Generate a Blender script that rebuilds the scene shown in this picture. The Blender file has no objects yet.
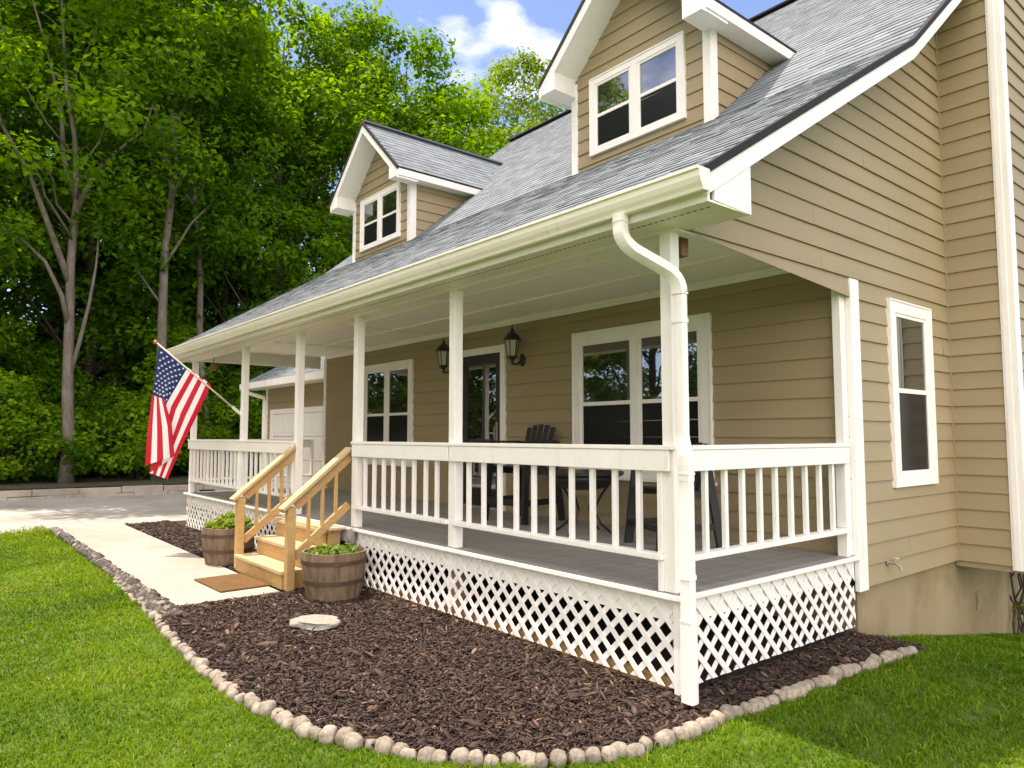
import bpy, bmesh, math, random
import numpy as np
from mathutils import Vector, Matrix, noise
random.seed(7)
rng = np.random.default_rng(11)
scene = bpy.context.scene
COL = scene.collection
R = math.radians

# ------------------------------------------------------------------ helpers
class MB:
    """collects boxes, prisms, tubes and quads; build() links them as one mesh object"""
    def __init__(s): s.v = []; s.f = []; s.uv = []; s.mi = []; s.cur = 0
    def face(s, pts, uv=None):
        i = len(s.v); s.v += [tuple(p) for p in pts]; s.f.append(list(range(i, i+len(pts))))
        s.uv.append(uv if uv else None); s.mi.append(s.cur)
    def addf(s, base, idx):
        s.f.append([base+k for k in idx]); s.uv.append(None); s.mi.append(s.cur)
    def hexa(s, p):           # 8 points: bottom ring 0-3 ccw, top ring 4-7
        b = len(s.v); s.v += [tuple(q) for q in p]
        for q in ((3,2,1,0),(4,5,6,7),(0,1,5,4),(1,2,6,5),(2,3,7,6),(3,0,4,7)): s.addf(b, q)
    def box(s, x0, x1, y0, y1, z0, z1):
        s.hexa([(x0,y0,z0),(x1,y0,z0),(x1,y1,z0),(x0,y1,z0),(x0,y0,z1),(x1,y0,z1),(x1,y1,z1),(x0,y1,z1)])
    def beam(s, p, q, w, h, up=(0,0,1)):      # bar from p to q, w across, h along 'up'
        p, q = Vector(p), Vector(q); d = (q-p).normalized(); a = d.cross(Vector(up)).normalized(); u = a.cross(d).normalized()
        a *= w/2; u *= h/2
        s.hexa([p-a-u, p+a-u, q+a-u, q-a-u, p-a+u, p+a+u, q+a+u, q-a+u])
    def prism(s, poly, off):                   # poly: list of 3D points, off: vector
        o = Vector(off); n = len(poly); b = len(s.v)
        s.v += [tuple(p) for p in poly] + [tuple(Vector(p)+o) for p in poly]
        s.addf(b, list(range(n))[::-1]); s.addf(b, list(range(n, 2*n)))
        for i in range(n):
            j = (i+1) % n; s.addf(b, (i, j, n+j, n+i))
    def tube(s, pts, rad, n=8, cap=True):
        pts = [Vector(p) for p in pts]; m = len(pts)
        if not hasattr(rad, '__len__'): rad = [rad]*m
        b = len(s.v); ref = None
        for i in range(m):
            d = (pts[min(i+1,m-1)]-pts[max(i-1,0)]).normalized()
            if ref is None: ref = d.orthogonal().normalized()
            a = (ref - d*ref.dot(d)).normalized(); ref = a; c = d.cross(a)
            for k in range(n):
                t = 2*math.pi*k/n; s.v.append(tuple(pts[i]+(a*math.cos(t)+c*math.sin(t))*rad[i]))
        for i in range(m-1):
            for k in range(n):
                l = (k+1) % n; s.addf(b, (i*n+k, i*n+l, (i+1)*n+l, (i+1)*n+k))
        if cap: s.addf(b, list(range(n))[::-1]); s.addf(b, [(m-1)*n+k for k in range(n)])
    def lathe(s, prof, n=24, c=(0,0,0), cap=True):      # prof: (r, z)
        b = len(s.v); m = len(prof)
        for r, z in prof:
            for k in range(n):
                t = 2*math.pi*k/n; s.v.append((c[0]+r*math.cos(t), c[1]+r*math.sin(t), c[2]+z))
        for i in range(m-1):
            for k in range(n):
                l = (k+1) % n; s.addf(b, (i*n+k, i*n+l, (i+1)*n+l, (i+1)*n+k))
        if cap: s.addf(b, list(range(n))[::-1]); s.addf(b, [(m-1)*n+k for k in range(n)])
    def build(s, name, mat, parent=None, smooth=False, bevel=0.0, loc=None):
        me = bpy.data.meshes.new(name); me.from_pydata(s.v, [], s.f)
        if any(u is not None for u in s.uv):
            L = me.uv_layers.new(name='UVMap'); k = 0
            for fi, f in enumerate(s.f):
                u = s.uv[fi]
                for j in range(len(f)):
                    if u: L.data[k].uv = u[j]
                    k += 1
        for m in (mat if isinstance(mat, (list, tuple)) else [mat]): me.materials.append(m)
        if any(s.mi): me.polygons.foreach_set('material_index', s.mi)
        if smooth: me.polygons.foreach_set('use_smooth', [True]*len(me.polygons))
        o = bpy.data.objects.new(name, me); COL.objects.link(o)
        if parent: o.parent = parent
        if loc is not None: o.location = loc
        if bevel:
            b = o.modifiers.new('bevel', 'BEVEL'); b.width = bevel; b.segments = 2; b.limit_method = 'ANGLE'; b.angle_limit = R(40)
        return o

def thing(name, label, cat, loc=(0,0,0), rz=0, group=None):
    o = bpy.data.objects.new(name, None); COL.objects.link(o); o.empty_display_size = 0.2
    o.location = loc; o.rotation_euler = (0,0,rz); return tag(o, label, cat, group)
def tag(o, label=None, cat=None, group=None, kind=None):
    if label: o['label'] = label
    if cat: o['category'] = cat
    if group: o['group'] = group
    if kind: o['kind'] = kind
    return o
def copy_tree(o, parent=None):
    c = o.copy(); COL.objects.link(c)
    if parent: c.parent = parent
    for ch in list(o.children): copy_tree(ch, c)
    return c

def np_mesh(name, V, F, mat, parent=None, attr=None, smooth=False):
    """V (n,3), F (m,k) index array of one face size; attr: per-vertex float 'tone'"""
    me = bpy.data.meshes.new(name); n = len(V); m, k = F.shape
    me.vertices.add(n); me.vertices.foreach_set('co', np.ascontiguousarray(V, dtype=np.float32).ravel())
    me.loops.add(m*k); me.loops.foreach_set('vertex_index', np.ascontiguousarray(F, dtype=np.int32).ravel())
    me.polygons.add(m); me.polygons.foreach_set('loop_start', np.arange(0, m*k, k, dtype=np.int32))
    me.update(calc_edges=True)
    if attr is not None:
        a = me.attributes.new('tone', 'FLOAT', 'POINT'); a.data.foreach_set('value', np.ascontiguousarray(attr, dtype=np.float32))
    if smooth: me.polygons.foreach_set('use_smooth', np.ones(m, dtype=bool))
    me.materials.append(mat); me.validate()
    o = bpy.data.objects.new(name, me); COL.objects.link(o)
    if parent: o.parent = parent
    return o

# ------------------------------------------------------------------ materials
class NT:
    def __init__(s, name):
        s.m = bpy.data.materials.new(name); s.m.use_nodes = True; s.t = s.m.node_tree; s.n = s.t.nodes
        s.p = s.n['Principled BSDF']; s.out = s.n['Material Output']
    def add(s, typ, **kw):
        x = s.n.new(typ)
        for k, v in kw.items():
            if k in x.inputs: x.inputs[k].default_value = v
            else: setattr(x, k, v)
        return x
    def link(s, a, b): s.t.links.new(a, b)
    def coord(s, kind='Object'):
        return s.add('ShaderNodeTexCoord').outputs[kind]
    def mapping(s, src, scale=(1,1,1)):
        mp = s.add('ShaderNodeMapping'); mp.inputs['Scale'].default_value = scale; s.link(src, mp.inputs['Vector']); return mp.outputs['Vector']
    def noise(s, vec, scale, detail=4, rough=0.55):
        x = s.add('ShaderNodeTexNoise'); x.inputs['Scale'].default_value = scale; x.inputs['Detail'].default_value = detail
        x.inputs['Roughness'].default_value = rough; s.link(vec, x.inputs['Vector']); return x.outputs['Fac']
    def ramp(s, fac, stops):
        x = s.add('ShaderNodeValToRGB'); e = x.color_ramp.elements
        while len(e) < len(stops): e.new(0.5)
        for k, (p, c) in enumerate(stops):
            e[k].position = p; e[k].color = (c[0], c[1], c[2], 1) if hasattr(c, '__len__') else (c, c, c, 1)
        s.link(fac, x.inputs['Fac']); return x.outputs['Color']
    def mix(s, fac, a, b, blend='MIX'):
        x = s.add('ShaderNodeMix', data_type='RGBA', blend_type=blend)
        for sock, v in ((x.inputs[0], fac), (x.inputs[6], a), (x.inputs[7], b)):
            if hasattr(v, 'is_linked') or isinstance(v, bpy.types.NodeSocket): s.link(v, sock)
            elif hasattr(v, '__len__'): sock.default_value = (v[0], v[1], v[2], 1)
            else: sock.default_value = v if sock == x.inputs[0] else (v, v, v, 1)
        return x.outputs[2]
    def math(s, op, a, b=None):
        x = s.add('ShaderNodeMath', operation=op)
        for sock, v in ((x.inputs[0], a), (x.inputs[1], b)):
            if v is None: continue
            if isinstance(v, bpy.types.NodeSocket): s.link(v, sock)
            else: sock.default_value = v
        return x.outputs[0]
    def bump(s, h, strength=0.3, dist=0.01):
        b = s.add('ShaderNodeBump'); b.inputs['Strength'].default_value = strength; b.inputs['Distance'].default_value = dist
        s.link(h, b.inputs['Height']); s.link(b.outputs['Normal'], s.p.inputs['Normal']); return b
    def color(s, c):
        if isinstance(c, bpy.types.NodeSocket): s.link(c, s.p.inputs['Base Color'])
        else: s.p.inputs['Base Color'].default_value = (c[0], c[1], c[2], 1)

def paint(name, col, rough=0.5, var=0.08, dirt=None, scale=3.0, bump=0.08, stretch=(1,1,1)):
    t = NT(name); v = t.coord(); n = t.noise(t.mapping(v, stretch), scale, 6)
    lo = [c*(1-var) for c in col]; hi = [min(1, c*(1+var)) for c in col]
    c = t.ramp(n, [(0.3, lo), (0.7, hi)])
    if dirt:
        d = t.noise(t.mapping(v, (4,4,0.7)), scale*1.6, 9, 0.75); c = t.mix(t.ramp(d, [(0.54, 0.0), (0.80, 0.75)]), c, dirt); d2 = t.noise(v, 23, 5, 0.8); c = t.mix(t.ramp(d2, [(0.66, 0.0), (0.74, 0.5)]), c, dirt)
    t.color(c); t.p.inputs['Roughness'].default_value = rough
    t.bump(t.noise(t.mapping(v, stretch), scale*14, 3), bump, 0.004)
    return t.m

WHITE = paint('white_paint', (0.82,0.80,0.755), 0.42, 0.035, (0.60,0.56,0.47), 2.5, 0.1)
WHITE2 = paint('white_vinyl', (0.82,0.80,0.76), 0.4, 0.03, (0.60,0.56,0.47), 2, 0.06)
CREAM = paint('gutter_metal', (0.80,0.755,0.655), 0.35, 0.04, (0.5,0.45,0.33), 1.6, 0.03, (0.4,1,1))
CEIL = paint('ceiling_paint', (0.88,0.845,0.77), 0.6, 0.03, None, 2, 0.04)
DARKMETAL = paint('black_metal', (0.012,0.012,0.013), 0.4, 0.2, None, 20, 0.1)
DRIP = paint('drip_edge', (0.010,0.011,0.013), 0.85, 0.15, None, 12, 0.05)
DECK = paint('deck_paint', (0.27,0.26,0.24), 0.55, 0.16, (0.15,0.14,0.13), 2.0, 0.25, (1,6,1))
BLACKWOOD = paint('black_painted_wood', (0.014,0.014,0.016), 0.45, 0.2, None, 14, 0.2)
BROWNWOOD = paint('brown_block_wood', (0.20,0.11,0.05), 0.7, 0.2, None, 20, 0.2)
GREY_POT = paint('grey_stone', (0.22,0.21,0.19), 0.8, 0.3, (0.4,0.4,0.38), 14, 0.6)
BRASS = paint('weathered_metal', (0.30,0.27,0.22), 0.4, 0.2, None, 30, 0.1)

def siding_mat():
    t = NT('tan_siding'); v = t.coord()
    big = t.noise(v, 0.7, 4); grain = t.noise(t.mapping(v, (1.2,1.2,45)), 3.0, 6, 0.6)
    c = t.ramp(big, [(0.3, (0.30,0.235,0.132)), (0.7, (0.345,0.273,0.158))])
    c = t.mix(t.math('MULTIPLY', grain, 0.22), c, (0.268,0.207,0.115)); pb = t.noise(t.mapping(v, (0.25,0.25,5.62)), 1.0, 1); c = t.mix(t.ramp(pb, [(0.35, 0.0), (0.7, 0.35)]), c, (0.268,0.209,0.119)); sp = t.noise(t.mapping(v, (5,5,0.8)), 1.5, 6, 0.7); c = t.mix(t.ramp(sp, [(0.6, 0.0), (0.8, 0.3)]), c, (0.24,0.19,0.11))
    t.color(c); t.p.inputs['Roughness'].default_value = 0.55; t.bump(grain, 0.25, 0.004)
    return t.m
SIDING = siding_mat()

def shingle_mat(name, scale=1.0):
    t = NT(name); uv = t.coord('UV')
    b = t.add('ShaderNodeTexBrick'); t.link(uv, b.inputs['Vector'])
    b.offset = 0.37; b.offset_frequency = 2; b.squash = 1.5; b.squash_frequency = 3
    b.inputs['Color1'].default_value = (0,0,0,1); b.inputs['Color2'].default_value = (1,1,1,1); b.inputs['Mortar'].default_value = (0.2,0.2,0.2,1)
    b.inputs['Scale'].default_value = 1; b.inputs['Mortar Size'].default_value = 0.003
    b.inputs['Brick Width'].default_value = 0.17; b.inputs['Row Height'].default_value = 0.14; b.inputs['Bias'].default_value = 0
    v2 = t.add('ShaderNodeTexBrick'); t.link(uv, v2.inputs['Vector']); v2.offset = 0.61
    v2.inputs['Color1'].default_value = (0,0,0,1); v2.inputs['Color2'].default_value = (1,1,1,1); v2.inputs['Mortar'].default_value = (0.5,0.5,0.5,1)
    v2.inputs['Scale'].default_value = 1; v2.inputs['Mortar Size'].default_value = 0.0
    v2.inputs['Brick Width'].default_value = 0.31; v2.inputs['Row Height'].default_value = 0.14
    tone = t.math('ADD', t.math('MULTIPLY', b.outputs['Color'], 0.5), t.math('MULTIPLY', v2.outputs['Color'], 0.5))
    c = t.ramp(tone, [(0.0, (0.112,0.136,0.147)), (0.5, (0.162,0.193,0.209)), (1.0, (0.228,0.264,0.284))])
    gr = t.noise(uv, 90, 3, 0.8); c = t.mix(t.math('MULTIPLY', gr, 0.55), c, (0.085,0.097,0.112))
    st = t.noise(uv, 0.9, 5); c = t.mix(t.ramp(st, [(0.45, 0.0), (0.8, 0.22)]), c, (0.225,0.262,0.278))
    t.color(c); t.p.inputs['Roughness'].default_value = 0.85
    h = t.math('ADD', t.math('MULTIPLY', tone, 0.8), t.math('MULTIPLY', gr, 0.35)); t.bump(h, 0.8, 0.006)
    return t.m
SHINGLE = shingle_mat('grey_shingle')

def glass_mat(name, base=(0.006,0.007,0.008), ior=1.85, rough=0.015, curtain=0.0):
    t = NT(name); t.color(base); t.p.inputs['Roughness'].default_value = rough; t.p.inputs['IOR'].default_value = ior
    v = t.coord(); t.bump(t.noise(v, 1.3, 2), 0.05, 0.02)
    if curtain:
        w = t.add('ShaderNodeTexWave'); t.link(t.mapping(v, (9,9,0.15)), w.inputs['Vector']); w.inputs['Scale'].default_value = 1; w.inputs['Distortion'].default_value = 3
        t.color(t.ramp(w.outputs['Fac'], [(0.2, base), (1.0, (0.03,0.035,0.03))]))
    return t.m
GLASS = glass_mat('window_glass', ior=3.1, curtain=1)
SCREEN = glass_mat('window_screen', (0.010,0.010,0.011), 1.35, 0.18)
DOORGLASS = glass_mat('door_glass', ior=2.5)

def wood_mat(name, a, b, rough=0.65, axis=(30,3,30), knots=True):
    t = NT(name); v = t.coord(); g = t.noise(t.mapping(v, axis), 1.2, 6, 0.6); big = t.noise(v, 1.7, 3)
    c = t.ramp(g, [(0.3, a), (0.7, b)]); c = t.mix(t.ramp(big, [(0.4, 0.0), (0.75, 0.45)]), c, [x*0.72 for x in a])
    if knots:
        k = t.add('ShaderNodeTexVoronoi'); t.link(v, k.inputs['Vector']); k.inputs['Scale'].default_value = 3.2
        c = t.mix(t.ramp(k.outputs['Distance'], [(0.03, 0.8), (0.07, 0.0)]), c, [x*0.3 for x in a])
    t.color(c); t.p.inputs['Roughness'].default_value = rough; t.bump(g, 0.25, 0.004); return t.m
PINE = wood_mat('fresh_pine', (0.43,0.255,0.090), (0.55,0.365,0.155), axis=(6,6,30))
TREAD = wood_mat('pine_tread', (0.48,0.335,0.175), (0.60,0.445,0.26), axis=(3,30,30))
BARREL = wood_mat('barrel_oak', (0.095,0.062,0.034), (0.275,0.20,0.12), 0.75, (22,22,1.5), False)
RUST = paint('rusty_hoop', (0.075,0.042,0.026), 0.7, 0.35, (0.14,0.06,0.025), 9, 0.4)

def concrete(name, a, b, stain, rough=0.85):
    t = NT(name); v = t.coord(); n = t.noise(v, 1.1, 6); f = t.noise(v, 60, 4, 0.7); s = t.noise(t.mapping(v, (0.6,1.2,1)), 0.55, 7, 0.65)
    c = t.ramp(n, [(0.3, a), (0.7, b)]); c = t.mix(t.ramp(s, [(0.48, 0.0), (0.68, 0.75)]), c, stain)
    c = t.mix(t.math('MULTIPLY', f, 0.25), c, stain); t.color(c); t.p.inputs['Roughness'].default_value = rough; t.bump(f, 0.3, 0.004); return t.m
WALK = concrete('walk_concrete', (0.335,0.30,0.25), (0.385,0.35,0.30), (0.255,0.22,0.175))
DRIVE = concrete('drive_concrete', (0.34,0.315,0.275), (0.41,0.385,0.34), (0.22,0.20,0.17))
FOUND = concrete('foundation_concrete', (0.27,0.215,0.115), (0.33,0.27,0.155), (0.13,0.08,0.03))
BLOCK = concrete('wall_block', (0.36,0.32,0.26), (0.48,0.43,0.36), (0.18,0.16,0.13))
STONE = None
def stone_mat(name, a, b, c_):
    t = NT(name); v = t.coord(); oi = t.add('ShaderNodeObjectInfo'); n = t.noise(v, 16, 8, 0.75); f = t.noise(v, 60, 4, 0.7)
    c = t.ramp(n, [(0.34, a), (0.5, b), (0.68, c_)])
    c = t.mix(t.math('MULTIPLY', oi.outputs['Random'], 0.5), c, [x*0.62 for x in a]); t.color(c)
    t.p.inputs['Roughness'].default_value = 0.85; t.bump(t.math('ADD', n, t.math('MULTIPLY', f, 0.4)), 0.6, 0.012); return t.m
STONE = stone_mat('edging_stone', (0.15,0.115,0.08), (0.33,0.285,0.22), (0.50,0.46,0.39))
STEPSTONE = stone_mat('stepping_stone', (0.16,0.17,0.13), (0.36,0.36,0.30), (0.26,0.16,0.10))

def tone_mat(name, stops, rough=0.8, trans=None, spec=0.3, objvar=0.0):
    """per-piece 'tone' attribute drives the colour; trans: fraction of light let through (leaves, blades)"""
    t = NT(name); a = t.add('ShaderNodeAttribute'); a.attribute_name = 'tone'
    f = a.outputs['Fac']
    if objvar:
        oi = t.add('ShaderNodeObjectInfo'); f = t.math('ADD', f, t.math('MULTIPLY', t.math('SUBTRACT', oi.outputs['Random'], 0.5), objvar))
    c = t.ramp(f, stops); t.color(c); t.p.inputs['Roughness'].default_value = rough; t.p.inputs['Specular IOR Level'].default_value = spec
    if trans:
        tr = t.add('ShaderNodeBsdfTranslucent'); hs = t.add('ShaderNodeHueSaturation'); hs.inputs['Hue'].default_value = 0.478
        hs.inputs['Saturation'].default_value = 1.1; hs.inputs['Value'].default_value = 1.7; t.link(c, hs.inputs['Color']); t.link(hs.outputs['Color'], tr.inputs['Color'])
        mx = t.add('ShaderNodeMixShader'); mx.inputs[0].default_value = trans; t.link(t.p.outputs[0], mx.inputs[1]); t.link(tr.outputs[0], mx.inputs[2]); t.link(mx.outputs[0], t.out.inputs['Surface'])
    return t.m
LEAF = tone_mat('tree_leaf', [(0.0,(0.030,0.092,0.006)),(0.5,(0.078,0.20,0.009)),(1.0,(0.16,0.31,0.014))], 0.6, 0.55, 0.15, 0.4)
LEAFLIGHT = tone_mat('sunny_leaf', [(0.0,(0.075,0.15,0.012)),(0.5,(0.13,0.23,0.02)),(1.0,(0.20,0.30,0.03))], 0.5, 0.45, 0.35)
SHRUB = tone_mat('shrub_leaf', [(0.0,(0.045,0.125,0.007)),(0.5,(0.125,0.27,0.012)),(1.0,(0.24,0.40,0.018))], 0.6, 0.55, 0.15, 0.5)
POTLEAF = tone_mat('pot_leaf', [(0.0,(0.06,0.13,0.015)),(1.0,(0.20,0.30,0.03))], 0.5, 0.4, 0.35)
GRASS = tone_mat('grass_blade', [(0.0,(0.045,0.105,0.007)),(0.5,(0.105,0.205,0.010)),(0.85,(0.19,0.30,0.020)),(1.0,(0.33,0.31,0.07))], 0.75, 0.38, 0.08)
MULCH = tone_mat('bark_chip', [(0.0,(0.018,0.011,0.008)),(0.4,(0.050,0.028,0.019)),(0.7,(0.10,0.060,0.038)),(0.9,(0.23,0.15,0.095)),(1.0,(0.30,0.13,0.05))], 0.75, None, 0.4)
GRAVEL = tone_mat('gravel_stone', [(0.0,(0.03,0.026,0.021)),(0.6,(0.08,0.069,0.056)),(1.0,(0.24,0.215,0.18))], 0.8)
def bark_mat(name, a, b, c_):
    t = NT(name); v = t.coord(); g = t.noise(t.mapping(v, (14,14,2.2)), 1.6, 7, 0.65); big = t.noise(v, 1.3, 5)
    c = t.ramp(g, [(0.3, a), (0.7, b)]); c = t.mix(t.ramp(big, [(0.5, 0.0), (0.7, 0.6)]), c, c_); t.color(c)
    t.p.inputs['Roughness'].default_value = 0.9; t.bump(g, 0.9, 0.03); return t.m
BARK = bark_mat('grey_bark', (0.085,0.068,0.052), (0.22,0.185,0.15), (0.30,0.275,0.235))
BARKDARK = bark_mat('dark_bark', (0.03,0.024,0.018), (0.075,0.06,0.045), (0.10,0.085,0.065))
def ground_mat():
    t = NT('lawn_soil'); v = t.coord(); n = t.noise(v, 1.2, 8, 0.65); f = t.noise(v, 25, 5, 0.7)
    c = t.ramp(n, [(0.3, (0.050,0.095,0.005)), (0.65, (0.085,0.145,0.007))]); c = t.mix(t.ramp(f, [(0.45, 0.0), (0.75, 0.7)]), c, (0.045,0.055,0.015))
    t.color(c); t.p.inputs['Roughness'].default_value = 0.95; t.bump(f, 0.6, 0.03); return t.m
GROUND = ground_mat()
SOIL = paint('dark_soil', (0.030,0.019,0.013), 0.95, 0.4, (0.055,0.034,0.024), 8, 0.8)
FLOOR_FOREST = paint('forest_litter', (0.05,0.045,0.02), 0.95, 0.4, (0.04,0.07,0.015), 3, 0.8)
MAT_FIBRE = None
def doormat_mat():
    t = NT('coir_fibre'); v = t.coord(); n = t.noise(v, 160, 4, 0.8); big = t.noise(v, 6, 5)
    c = t.ramp(n, [(0.25, (0.075,0.035,0.009)), (0.75, (0.25,0.125,0.032))])
    c = t.mix(t.ramp(big, [(0.52, 0.0), (0.64, 0.55)]), c, (0.10,0.055,0.022)); t.color(c); t.p.inputs['Roughness'].default_value = 0.95; t.bump(n, 1.0, 0.012); return t.m
MAT_FIBRE = doormat_mat()
def cloth(name, col):
    t = NT(name); v = t.coord('UV'); w = t.noise(v, 260, 2); t.color(col); t.p.inputs['Roughness'].default_value = 0.7; t.bump(w, 0.15, 0.002)
    tr = t.add('ShaderNodeBsdfTranslucent'); tr.inputs['Color'].default_value = (*col, 1); mx = t.add('ShaderNodeMixShader'); mx.inputs[0].default_value = 0.3
    t.link(t.p.outputs[0], mx.inputs[1]); t.link(tr.outputs[0], mx.inputs[2]); t.link(mx.outputs[0], t.out.inputs['Surface']); return t.m
FRED, FWHITE, FBLUE = cloth('flag_red', (0.56,0.008,0.03)), cloth('flag_white', (0.80,0.79,0.78)), cloth('flag_blue', (0.004,0.024,0.115))
LAMPGLASS = glass_mat('lantern_glass', (0.45,0.42,0.34), 1.5, 0.25)

# ------------------------------------------------------------------ numbers taken from the photo (metres; z up, porch corner at the origin)
ZD = 0.666; D = 2.409; XL, XR = -11.4, 0.45; HX = -10.45
EY, EZ, S1 = -0.28, 3.27, 0.612; BY = 2.8; BZ = EZ+S1*(BY-EY); S2 = 0.83; RY = 8.0; RZ = BZ+S2*(RY-BY)
def roofz(y):
    if y > RY: y = 2*RY-y
    return EZ+S1*(y-EY) if y < BY else BZ+S2*(y-BY)
EXPO = 0.1778

# ================================================================== HOUSE
house = thing('house', 'tan lap-sided house with long covered porch, grey shingle roof and two dormers', 'house')
def P(mb, name, mat, parent=house, **k): return mb.build(name, mat, parent, **k)

sidrng = random.Random(3)
def siding(name, O, U, N, z0, z1, span, parent=house, mat=SIDING, expo=EXPO):
    O, U, N = Vector(O), Vector(U), Vector(N); m = MB(); Z = Vector((0,0,1)); z = z0; flip = U.cross(Z).dot(N) < 0
    while z < z1-1e-4:
        zt = min(z+expo, z1); a0, b0 = span(z+1e-4); a1, b1 = span(zt-1e-4)
        if b0-a0 > 0.005:
            if b1 < a1: a1 = b1 = (a1+b1)/2
            cuts = [0.0]; x = sidrng.uniform(0.9, 3.66)
            while x < (b0-a0)-0.4: cuts.append(x/(b0-a0)); x += 3.66
            cuts.append(1.0); gap = 0.0006/(b0-a0)
            for c0, c1 in zip(cuts[:-1], cuts[1:]):
                g0 = c0+(gap if c0 > 0 else 0); g1 = c1-(gap if c1 < 1 else 0); n0 = 0.021+sidrng.uniform(-.003,.002); n1 = 0.021+sidrng.uniform(-.003,.002); dz = Z*sidrng.uniform(-.0015,.0015)
                p0, p1 = O+U*(a0+(b0-a0)*g0)+N*n0+Z*z+dz, O+U*(a0+(b0-a0)*g1)+N*n1+Z*z-dz; t0 = a1 if c0 == 0 else min(max(a0+(b0-a0)*g0, a1), b1); t1 = b1 if c1 == 1 else min(max(a0+(b0-a0)*g1, a1), b1); q1, q0 = O+U*t1+N*0.003+Z*zt, O+U*t0+N*0.003+Z*zt
                r0, r1 = O+U*(a0+(b0-a0)*g0)+Z*z, O+U*(a0+(b0-a0)*g1)+Z*z
                for fc in ((p0,p1,q1,q0), (r0,r1,p1,p0)): m.face(fc[::-1] if flip else fc)
        z = zt
    return P(m, name, mat, parent)

# --- foundation (the slope falls away to the right rear)
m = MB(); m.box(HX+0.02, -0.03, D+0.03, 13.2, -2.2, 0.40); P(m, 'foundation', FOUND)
# --- siding: porch wall, right side wall and gable, back, left gable
siding('front_wall', (HX,D,0), (1,0,0), (0,-1,0), 0.60, 3.36, lambda z: (0, -HX))
BACK = 2*RY-BY
def side_span(z):      # y extents of the right wall at height z, under the rakes
    zz = z+0.145
    def yl(zz): return (zz-EZ)/S1+EY if zz < BZ else (zz-BZ)/S2+BY
    y0 = D if z < 3.03 else max(0.02, yl(zz)); y1 = min(13.2, 2*RY-yl(zz)) if z > 3.03 else 13.2
    return (min(y0, y1), y1)
siding('side_wall', (0,0,0), (0,1,0), (1,0,0), 0.391, RZ-0.2, side_span)
siding('far_side_wall', (HX,0,0), (0,1,0), (-1,0,0), 0.391, RZ-0.2, lambda z: (max(D, side_span(z)[0]), side_span(z)[1]))
siding('rear_wall', (HX,13.2,0), (1,0,0), (0,1,0), 0.391, 4.6, lambda z: (0, -HX))
# white underside strip where the gable siding ends over the porch
m = MB(); m.box(-0.09, -0.002, 0.10, D-0.02, 3.04, 3.30); P(m, 'porch_end_header', WHITE)
# --- corner boards
m = MB(); m.box(-0.115, -0.018, D-0.022, D-0.001, ZD, 3.05); m.box(-0.02, 0.026, D-0.024, D+0.135, 0.365, 3.05); P(m, 'corner_board', WHITE2, bevel=0.004)
m = MB(); m.box(HX-0.02, HX+0.09, D-0.024, D-0.001, ZD, 3.20); P(m, 'corner_board', WHITE2, bevel=0.004)
# inner corner bead between side wall and chase
WY = 4.64
m = MB(); m.box(0.0, 0.028, WY-0.03, WY, 0.391, 6.6); P(m, 'corner_bead', SIDING)
# --- chase at the right: cantilevered siding box with a white corner board
WX = 0.60
siding('chase_wall', (0.0,WY,0), (1,0,0), (0,-1,0), 0.391, 9.6, lambda z: (0, WX))
siding('chase_wall', (WX,WY,0), (0,1,0), (1,0,0), 0.391, 9.6, lambda z: (0, 2.6))
siding('chase_wall', (WX,WY+2.6,0), (-1,0,0), (0,1,0), 0.391, 9.6, lambda z: (0, WX))
m = MB(); m.box(WX-0.105, WX+0.02, WY-0.026, WY-0.017, 0.352, 9.6); m.box(WX+0.0165, WX+0.028, WY-0.026, WY+0.11, 0.352, 9.6); m.box(WX-0.085, WX-0.03, WY-0.034, WY-0.026, 0.352, 9.6)
P(m, 'corner_board', WHITE2, bevel=0.003)
m = MB(); m.box(-0.02, WX, WY, WY+2.6, 0.33, 0.388); P(m, 'chase_floor', SIDING)
m = MB(); m.box(-0.05, WX+0.1, WY-0.1, WY+2.7, 9.6, 9.72); P(m, 'chase_cap', DRIP)

# --- roof: shingle courses stepped one over another
tabrng = random.Random(5)
def courses(m, p_of, u0, u1, L, expo=0.14, lip=0.009):
    """p_of(u, s, h): point at distance u along, s up the slope, h above it"""
    s = 0.0; k = 0
    while s < L-1e-4:
        t = min(s+expo, L); a, b = u0(s), u1(s); a2, b2 = u0(t), u1(t)
        u = a; last = False
        while not last:
            un = u+tabrng.uniform(0.08, 0.24); last = un > b-0.08
            if last: un = b
            f0, f1 = (u-a)/(b-a), (un-a)/(b-a); d0, d1 = a2+(b2-a2)*f0, a2+(b2-a2)*f1
            ds = tabrng.uniform(-0.009, 0.009); h = lip*tabrng.uniform(0.65, 1.2); hb = h*tabrng.uniform(0.8, 1.2)
            m.face([p_of(u,s+ds,h), p_of(un,s+ds,hb), p_of(d1,t+0.016,0.001), p_of(d0,t+0.016,0.001)], [(u,s+.003),(un,s+.003),(d1,t-.003),(d0,t-.003)])
            m.face([p_of(u,s+ds,-0.004), p_of(un,s+ds,-0.004), p_of(un,s+ds,hb), p_of(u,s+ds,h)], [(u,s+.003),(un,s+.003),(un,s+.004),(u,s+.004)])
            u = un
        s = t; k += 1
ln1 = math.hypot(1, S1); ln2 = math.hypot(1, S2)
L1 = (BY-EY+0.03)*ln1; L2 = (RY-BY)*ln2
m = MB()
def pf1(u, s, h): return (u, EY-0.03+s/ln1-h*S1/ln1, roofz(EY)-0.03*S1+s*S1/ln1+h/ln1)
def pf2(u, s, h): return (u, BY+s/ln2-h*S2/ln2, BZ+s*S2/ln2+h/ln2)
def pb2(u, s, h): return (-u, 2*RY-BY-s/ln2+h*S2/ln2, BZ+s*S2/ln2+h/ln2)
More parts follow.
